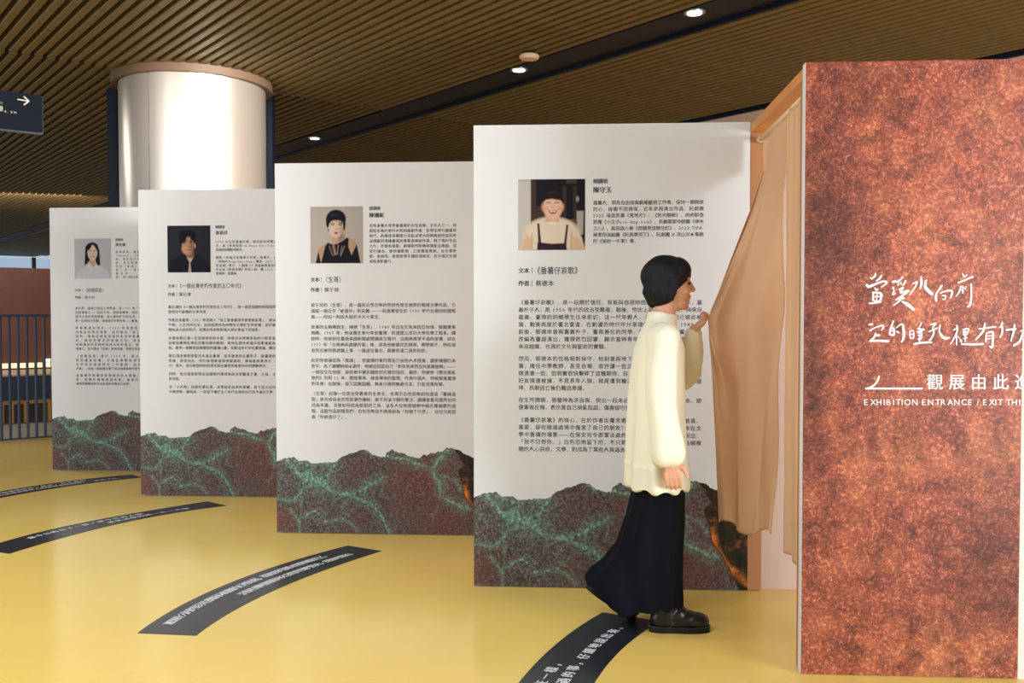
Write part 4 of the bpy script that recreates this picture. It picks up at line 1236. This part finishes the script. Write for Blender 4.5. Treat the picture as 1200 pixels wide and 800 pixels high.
for st in STR:
    Ow = [floor_pt(*p) for p in st['o']]; Iw = [floor_pt(*p) for p in st['i']]
    n = 60
    Oa, lo_ = resample(Ow, n); Ia, li_ = resample(Iw, n)
    Lm = (lo_ + li_) / 2; Wm = float(np.mean(np.hypot(*(Oa - Ia).T)))
    base = Vector((*((Oa[n // 2] + Ia[n // 2]) / 2), 0.0))
    e = empty('floor_sticker', base, st['lab'], 'floor sticker', 0, 'curved floor stickers with white text')
    V = [(*p, .0) for p in Oa] + [(*p, .0) for p in Ia] + [(*p, .0012) for p in Oa] + [(*p, .0012) for p in Ia]
    V = [(a - base.x, b_ - base.y, c) for a, b_, c in V]
    Fc = [(2 * n + i, 3 * n + i, 3 * n + i + 1, 2 * n + i + 1) for i in range(n - 1)]
    Fc += [(i, 2 * n + i, 2 * n + i + 1, i + 1) for i in range(n - 1)] + [(n + i + 1, 3 * n + i + 1, 3 * n + i, n + i) for i in range(n - 1)]
    Fc += [(0, n, 3 * n, 2 * n), (2 * n - 1, n - 1, 3 * n - 1, 4 * n - 1)]
    mesh_obj('vinyl', V, Fc, M['sticker'], e)
    T = Letters()
    for txt, s0, s1, tt in st['rows']:
        size = Wm * .20
        T.row(txt, s0 * Lm, -tt * Wm, size, size, (s1 - s0) * Lm, bold=.03, res=2)

    def warp(x, y, Oa=Oa, Ia=Ia, Lm=Lm, Wm=Wm, n=n, base=base):
        s = np.clip(x / Lm, 0, .9999) * (n - 1); i = s.astype(int); f = (s - i)[:, None]
        t = (-y / Wm)[:, None]
        o_ = Oa[i] * (1 - f) + Oa[i + 1] * f; q = Ia[i] * (1 - f) + Ia[i + 1] * f
        p = o_ * (1 - t) + q * t
        return np.concatenate([p - np.array([base.x, base.y]), np.full((len(x), 1), .0026)], 1)
    T.build('lettering', warp, M['white_ink'], e, (0, 0, 1))


# ------------------------------------------------------------------ the walking person
def ball(bm, c, r, sub=3, rot=None):
    """ellipsoid; r = (rx, ry, rz)"""
    g = bmesh.ops.create_icosphere(bm, subdivisions=sub, radius=1)
    mtx = Matrix.Translation(Vector(c)) @ (rot.to_matrix().to_4x4() if rot else Matrix.Identity(4)) @ Matrix.Diagonal((*r, 1))
    bmesh.ops.transform(bm, matrix=mtx, verts=g['verts'])


def limb(bm, pts, sub=2, flat=1.0, n=18):
    """tapered capsule chain; pts = [(x, y, z, r)...], flat squeezes along y"""
    for a in pts: ball(bm, a[:3], (a[3], a[3] * flat, a[3]), sub)
    for a, b in zip(pts[:-1], pts[1:]):
        pa, pb = Vector(a[:3]), Vector(b[:3]); d = (pb - pa)
        if d.length < 1e-5: continue
        dn = d.normalized(); u = dn.orthogonal().normalized(); w = dn.cross(u)
        ra, rb_ = [], []
        for k in range(n):
            t = 2 * math.pi * k / n
            off = u * math.cos(t) + w * math.sin(t)
            off = Vector((off.x, off.y * flat, off.z))
            ra.append(bm.verts.new(pa + off * a[3])); rb_.append(bm.verts.new(pb + off * b[3]))
        for k in range(n):
            k2 = (k + 1) % n
            bm.faces.new((ra[k], ra[k2], rb_[k2], rb_[k]))
        bm.faces.new(ra[::-1]); bm.faces.new(rb_)


def loft(bm, rings, n=40):
    """closed loft; rings = [(cx, cy, cz, rx, ry)...]"""
    R_ = []
    for cx, cy, cz, rx, ry in rings:
        R_.append([bm.verts.new((cx + rx * math.cos(2 * math.pi * k / n), cy + ry * math.sin(2 * math.pi * k / n), cz)) for k in range(n)])
    for a, b in zip(R_[:-1], R_[1:]):
        for k in range(n): bm.faces.new((a[k], a[(k + 1) % n], b[(k + 1) % n], b[k]))
    bm.faces.new(R_[0][::-1]); bm.faces.new(R_[-1])


def remeshed(name, bm, voxel, material, parent, origin, smooth_iter=4, disp=None):
    bmesh.ops.recalc_face_normals(bm, faces=bm.faces[:])
    me = bpy.data.meshes.new('tmp'); bm.to_mesh(me); bm.free()
    o = bpy.data.objects.new('tmp', me); COL.objects.link(o)
    md = o.modifiers.new('r', 'REMESH'); md.mode = 'VOXEL'; md.voxel_size = voxel
    if smooth_iter:
        ms = o.modifiers.new('s', 'SMOOTH'); ms.factor = .5; ms.iterations = smooth_iter
    dg = bpy.context.evaluated_depsgraph_get()
    out = bpy.data.meshes.new_from_object(o.evaluated_get(dg))
    bpy.data.objects.remove(o); bpy.data.meshes.remove(me)
    n = len(out.vertices)
    co = np.zeros(n * 3); out.vertices.foreach_get('co', co); co = co.reshape(-1, 3)
    if disp:
        nr = np.zeros(n * 3, np.float32); out.vertex_normals.foreach_get('vector', nr); nr = nr.reshape(-1, 3)
        co = np.array([tuple(Vector(c) + disp(Vector(c), Vector(m_))) for c, m_ in zip(co.tolist(), nr.tolist())])
    co = co - np.array(tuple(origin))
    out.vertices.foreach_set('co', co.ravel()); out.update()
    out.materials.clear(); out.materials.append(material)
    out.polygons.foreach_set('use_smooth', [True] * len(out.polygons))
    out.name = name
    return link(bpy.data.objects.new(name, out), parent)


PO = Vector((.63, 4.06, 0))
person = empty('person', PO, 'person in cream tunic and long black skirt walking right, holding the curtain', 'person')
bm = bmesh.new()
HC = Vector((.676, 4.05, 1.492))
# head: cranium, face, jaw, chin, nose, lips, ears
ball(bm, HC + Vector((-.012, 0, .022)), (.092, .074, .092)); ball(bm, HC + Vector((.030, 0, -.020)), (.060, .060, .088))
ball(bm, HC + Vector((.040, 0, -.072)), (.044, .046, .040)); ball(bm, HC + Vector((.066, 0, -.094)), (.020, .024, .018), 2)
limb(bm, [(HC.x + .086, HC.y, HC.z + .012, .009), (HC.x + .103, HC.y, HC.z - .022, .012)]); ball(bm, HC + Vector((.094, .010, -.026)), (.010, .008, .008), 2); ball(bm, HC + Vector((.094, -.010, -.026)), (.010, .008, .008), 2)
ball(bm, HC + Vector((.084, 0, -.050)), (.012, .022, .007), 2); ball(bm, HC + Vector((.081, 0, -.062)), (.011, .020, .007), 2)
ball(bm, HC + Vector((.074, 0, .026)), (.018, .045, .010), 2)
for s in (-1, 1):
    ball(bm, HC + Vector((.0, s * .074, -.012)), (.016, .008, .030), 2); ball(bm, HC + Vector((.060, s * .034, -.028)), (.026, .020, .022), 2)
# neck, trunk, pelvis
limb(bm, [(HC.x - .012, 4.05, HC.z - .07, .050), (.652, 4.05, 1.36, .050), (.640, 4.05, 1.31, .056)])
loft(bm, [(.625, 4.05, .80, .095, .145), (.622, 4.05, .88, .105, .165), (.622, 4.05, .98, .088, .138), (.628, 4.05, 1.08, .090, .140), (.634, 4.05, 1.18, .100, .160), (.636, 4.05, 1.26, .088, .165), (.638, 4.05, 1.31, .060, .110), (.640, 4.05, 1.33, .04, .06)])
# right arm hanging, left arm raised to the curtain
limb(bm, [(.632, 3.895, 1.275, .052), (.612, 3.842, 1.15, .044), (.600, 3.815, 1.03, .037), (.614, 3.800, .90, .033), (.634, 3.795, .79, .024)])
limb(bm, [(.642, 4.205, 1.275, .052), (.725, 4.235, 1.19, .043), (.806, 4.240, 1.105, .036), (.812, 4.20, 1.20, .032), (.806, 4.160, 1.295, .023)])
# legs
limb(bm, [(.628, 4.000, .84, .080), (.648, 4.005, .64, .066), (.662, 4.008, .46, .050), (.660, 4.008, .34, .050), (.658, 4.010, .12, .036), (.656, 4.010, .07, .035)])
limb(bm, [(.620, 4.125, .84, .088), (.606, 4.135, .64, .070), (.588, 4.145, .47, .052), (.525, 4.148, .34, .052), (.432, 4.150, .17, .036), (.425, 4.150, .13, .034)])


def hand(bm, wrist, palm_dir, palm_nrm, thumb_dir, curl, k=1.0):
    d = Vector(palm_dir).normalized(); nrm = Vector(palm_nrm).normalized(); side = d.cross(nrm).normalized()
    if side.dot(Vector(thumb_dir)) < 0: side = -side          # side = towards the thumb
    w = Vector(wrist)
    # palm
    for a in (-1, -.33, .33, 1):
        p0 = w + d * .008 + side * a * .014; p1 = w + d * .075 * k + side * a * .027
        limb(bm, [(*p0, .013), (*p1, .0115)], 1)
    for j, (a, ln) in enumerate(((1, .066), (.33, .074), (-.33, .069), (-1, .054))):
        p = w + d * .080 * k + side * a * .027
        dirv = d.copy(); pts = [(*p, .0092)]
        for seg, fr in enumerate((.44, .31, .25)):
            ang = curl * (.55 + .35 * seg) * (1 + .08 * j)
            dirv = (Matrix.Rotation(ang, 3, side) @ dirv)
            p = p + dirv * ln * fr * k
            pts.append((*p, .0088 - .0011 * (seg + 1)))
        limb(bm, pts, 1, n=10)
    t0 = w + d * .020 + side * .018
    t1 = t0 + (d * .55 + side * .8 ).normalized() * .034
    sgn = -1 if curl < 0 else 1
    t2 = t1 + (d * .85 + side * .35 - nrm * .15 * sgn).normalized() * .028
    t3 = t2 + (d * .9 + side * .1 - nrm * .3 * sgn).normalized() * .022
    limb(bm, [(*t0, .013), (*t1, .0115), (*t2, .0100), (*t3, .0078)], 1, n=10)


hand(bm, (.637, 3.795, .775), (.20, .02, -1), (0, 1, .05), (1, 0, .2), .45)
hand(bm, (.808, 4.157, 1.302), (.62, -.55, .55), (.35, .2, -.8), (-.3, -.5, .8), 1.05, .8)
remeshed('body', bm, .0042, M['skin'], person, PO, 3)
for s in (-1, 1):
    bm = bmesh.new(); ball(bm, HC + Vector((.083, s * .030, .004)) - PO, (.007, .014, .006), 2)
    me = bpy.data.meshes.new('eye'); bm.to_mesh(me); bm.free(); me.materials.append(M['eye']); link(bpy.data.objects.new('eye', me), person)
bm = bmesh.new(); ball(bm, HC + Vector((.086, 0, -.051)) - PO, (.010, .018, .004), 3); ball(bm, HC + Vector((.083, 0, -.060)) - PO, (.010, .016, .005), 3)
me = bpy.data.meshes.new('mouth'); bm.to_mesh(me); bm.free(); me.materials.append(M['lips']); link(bpy.data.objects.new('mouth', me), person)

# hair: bob with a fringe
bm = bmesh.new()
ball(bm, HC + Vector((-.018, 0, .034)), (.104, .088, .094)); ball(bm, HC + Vector((-.036, 0, -.020)), (.072, .086, .085)); ball(bm, HC + Vector((.030, 0, .058)), (.066, .074, .060))
for s in (-1, 1): limb(bm, [(HC.x + .012, HC.y + s * .072, HC.z + .03, .024), (HC.x + .004, HC.y + s * .076, HC.z - .03, .019), (HC.x - .004, HC.y + s * .072, HC.z - .065, .012)])
for s in (-2, -1, 0, 1, 2): limb(bm, [(HC.x + .074 - .006 * abs(s), HC.y + s * .022, HC.z + .062, .016), (HC.x + .090 - .008 * abs(s), HC.y + s * .023, HC.z + .034, .008)])
limb(bm, [(HC.x - .075, HC.y, HC.z - .03, .04), (HC.x - .066, HC.y, HC.z - .075, .028)])


def hair_disp(co, nrm):
    a = math.atan2(co.y - HC.y, co.x - HC.x)
    return nrm * (.0012 * math.sin(a * 40 + 4 * noise.noise(co * 25)) + .003 * noise.noise(co * 18))


remeshed('hair', bm, .005, M['hair'], person, PO, 5, hair_disp)

# tunic
bm = bmesh.new()
loft(bm, [(.628, 4.05, .618, .132, .205), (.628, 4.05, .70, .130, .205), (.624, 4.05, .82, .124, .200), (.622, 4.05, .98, .116, .190), (.628, 4.05, 1.12, .116, .185), (.634, 4.05, 1.22, .112, .185), (.637, 4.05, 1.285, .090, .170), (.640, 4.05, 1.325, .070, .110), (.645, 4.05, 1.352, .062, .072)], 56)
ball(bm, (.632, 3.905, 1.262), (.074, .066, .070)); ball(bm, (.640, 4.195, 1.262), (.074, .066, .070))
limb(bm, [(.632, 3.895, 1.262, .068), (.610, 3.838, 1.13, .068), (.604, 3.815, 1.00, .064), (.616, 3.800, .90, .062), (.630, 3.797, .80, .064)])
limb(bm, [(.645, 4.205, 1.262, .068), (.720, 4.230, 1.17, .070), (.790, 4.235, 1.10, .064), (.806, 4.20, 1.19, .050), (.806, 4.165, 1.275, .036)])
limb(bm, [(.775, 4.225, 1.06, .045), (.800, 4.205, 1.14, .050)])            # cloth hanging from the raised forearm
# stand collar
for k in range(24):
    a = 2 * math.pi * k / 24
    ball(bm, (.648 + .058 * math.cos(a), 4.05 + .060 * math.sin(a), 1.352 + .006 * math.sin(a * 2)), (.015, .015, .024), 1)


def tunic_disp(co, nrm):
    a = math.atan2((co.y - 4.05) * .7, co.x - .628)
    low = max(0, min(1, (1.2 - co.z) / .5))
    d = .009 * low * math.sin(a * 9 + 2.5 * noise.noise(co * 3)) + .010 * noise.noise(Vector((co.x * 6, co.y * 6, co.z * 3))) + .0015 * noise.noise(co * 14)
    d += .004 * math.exp(-((co.z - .72) / .01) ** 2)
    return nrm * d


remeshed('tunic', bm, .0075, M['tunic'], person, PO, 5, tunic_disp)

# long flared skirt
bm = bmesh.new()
SK = [(.96, .53, .715, .145), (.86, .515, .728, .168), (.72, .520, .740, .176), (.60, .530, .745, .172), (.48, .500, .742, .165), (.365, .462, .738, .158), (.26, .400, .738, .150), (.18, .345, .742, .140), (.13, .325, .746, .132), (.10, .335, .746, .126)]
R_ = []
for z, x0, x1, ry in SK:
    ring = []
    for k in range(72):
        a = 2 * math.pi * k / 72
        cx, rx = (x0 + x1) / 2, (x1 - x0) / 2
        ca, sa = math.cos(a), math.sin(a)
        ca = math.copysign(abs(ca) ** .75, ca); sa = math.copysign(abs(sa) ** .75, sa)
        x = cx + rx * ca
        low = max(0, min(1, (.5 - z) / .4))
        zz = z + low * (.085 * max(0, (.47 - x) / .14) ** 1.2 - .035 * math.exp(-((x - .50) / .06) ** 2) * low)
        ring.append(bm.verts.new((x, 4.07 + ry * sa, zz)))
    R_.append(ring)
for a_, b_ in zip(R_[:-1], R_[1:]):
    for k in range(72): bm.faces.new((a_[k], a_[(k + 1) % 72], b_[(k + 1) % 72], b_[k]))
bm.faces.new(R_[0][::-1]); bm.faces.new(R_[-1])


def tr_disp(co, nrm):
    a = math.atan2(co.y - 4.06, co.x - .63)
    return nrm * (.007 * math.sin(a * 9 + 3 * co.z + 2 * noise.noise(co * 3)) * max(0, min(1, (.7 - co.z) / .3)) + .006 * noise.noise(co * 7))


remeshed('skirt', bm, .007, M['trouser'], person, PO, 4, tr_disp)


def boot(origin, pitch, label_parent):
    """ankle boot along +X; heel at x = 0, toe at x = .262, sole bottom at z = 0; returned meshes are placed by matrix"""
    mtx = Matrix.Translation(Vector(origin) - PO) @ Matrix.Rotation(pitch, 4, 'Y')
    out = []
    # outline of the sole
    ol = []
    for k in range(40):
        a = 2 * math.pi * k / 40
        x = .131 + .131 * math.cos(a)
        w = .040 + .010 * max(0, math.cos(a)) - .006 * math.exp(-((x - .10) / .035) ** 2)
        s = math.sin(a); ol.append((x, w * math.copysign(abs(s) ** .72, s)))

    def ringprism(nm, sc, z0, z1, m):
        V = []; n = 40
        for z, s_2 in ((z0, sc * .985), (z0 + .003, sc), (z1 - .002, sc), (z1, sc * .985)):
            for x, y in ol: V.append(mtx @ Vector((.131 + (x - .131) * (1 + (s_2 - 1) * .5), y * s_2, z)))
        Fc = [tuple(range(n))[::-1], tuple(range(3 * n, 4 * n))]
        for r in range(3):
            for k in range(n): Fc.append((r * n + k, r * n + (k + 1) % n, (r + 1) * n + (k + 1) % n, (r + 1) * n + k))
        return mesh_obj(nm, V, Fc, m, label_parent)
    ringprism('sole', 1.0, 0.0, .021, M['sole'])
    ringprism('welt', 1.03, .021, .025, M['sole'])
    # stitches on the welt
    V = []; Fc = []
    for k in range(0, 80):
        a = 2 * math.pi * k / 80
        i = int(k / 2) % 40; j = (i + 1) % 40; f = (k / 2) % 1
        x = ol[i][0] * (1 - f) + ol[j][0] * f; y = (ol[i][1] * (1 - f) + ol[j][1] * f) * 1.03
        c = Vector((x, y, .0258)); b0 = len(V)
        for dx, dy, dz in ((-.0014, -.001, -.001), (.0014, -.001, -.001), (.0014, .001, -.001), (-.0014, .001, -.001), (-.0014, -.001, .001), (.0014, -.001, .001), (.0014, .001, .001), (-.0014, .001, .001)):
            V.append(mtx @ (c + Vector((dx, dy, dz))))
        Fc += [tuple(b0 + q for q in f_) for f_ in BOXF]
    mesh_obj('stitching', V, Fc, M['stitch'], label_parent)
    bm = bmesh.new()
    ball(bm, (.205, 0, .045), (.056, .043, .036)); ball(bm, (.160, 0, .052), (.060, .040, .040)); ball(bm, (.120, 0, .066), (.055, .037, .050)); ball(bm, (.060, 0, .055), (.056, .036, .050))
    loft(bm, [(.075, 0, .040, .062, .036), (.072, 0, .09, .058, .040), (.068, 0, .13, .054, .045), (.066, 0, .19, .054, .048)], 28)
    ball(bm, (.131, 0, .034), (.122, .040, .010), 3)
    o = remeshed('boot_upper', bm, .004, M['boot'], label_parent, Vector((0, 0, 0)), 5)
    o.data.transform(mtx)
    # laces
    for k in range(4):
        x = .112 + .017 * k; z = .112 - .0135 * k
        pts = [mtx @ Vector((x + (.004 if s_2 > 0 else -.004), s_2 * .026, z - .012 * s_2 * s_2)) if abs(s_2) > .6 else mtx @ Vector((x, s_2 * .026, z)) for s_2 in (-1, -.5, 0, .5, 1)]
        tube('lace', pts, .0022, 6, M['sole'], label_parent)
    # heel loop
    tube('heel_loop', [mtx @ Vector((.014, 0, .135)), mtx @ Vector((-.002, 0, .165)), mtx @ Vector((.006, 0, .185)), mtx @ Vector((.020, 0, .165))], .004, 8, M['stitch'], label_parent)


boot((.590, 4.010, 0), 0.0, person)
# rear boot: on its toe, heel lifted
th = .62
boot((.532 - .25 * math.cos(th), 4.150, .25 * math.sin(th) + .002), th, person)
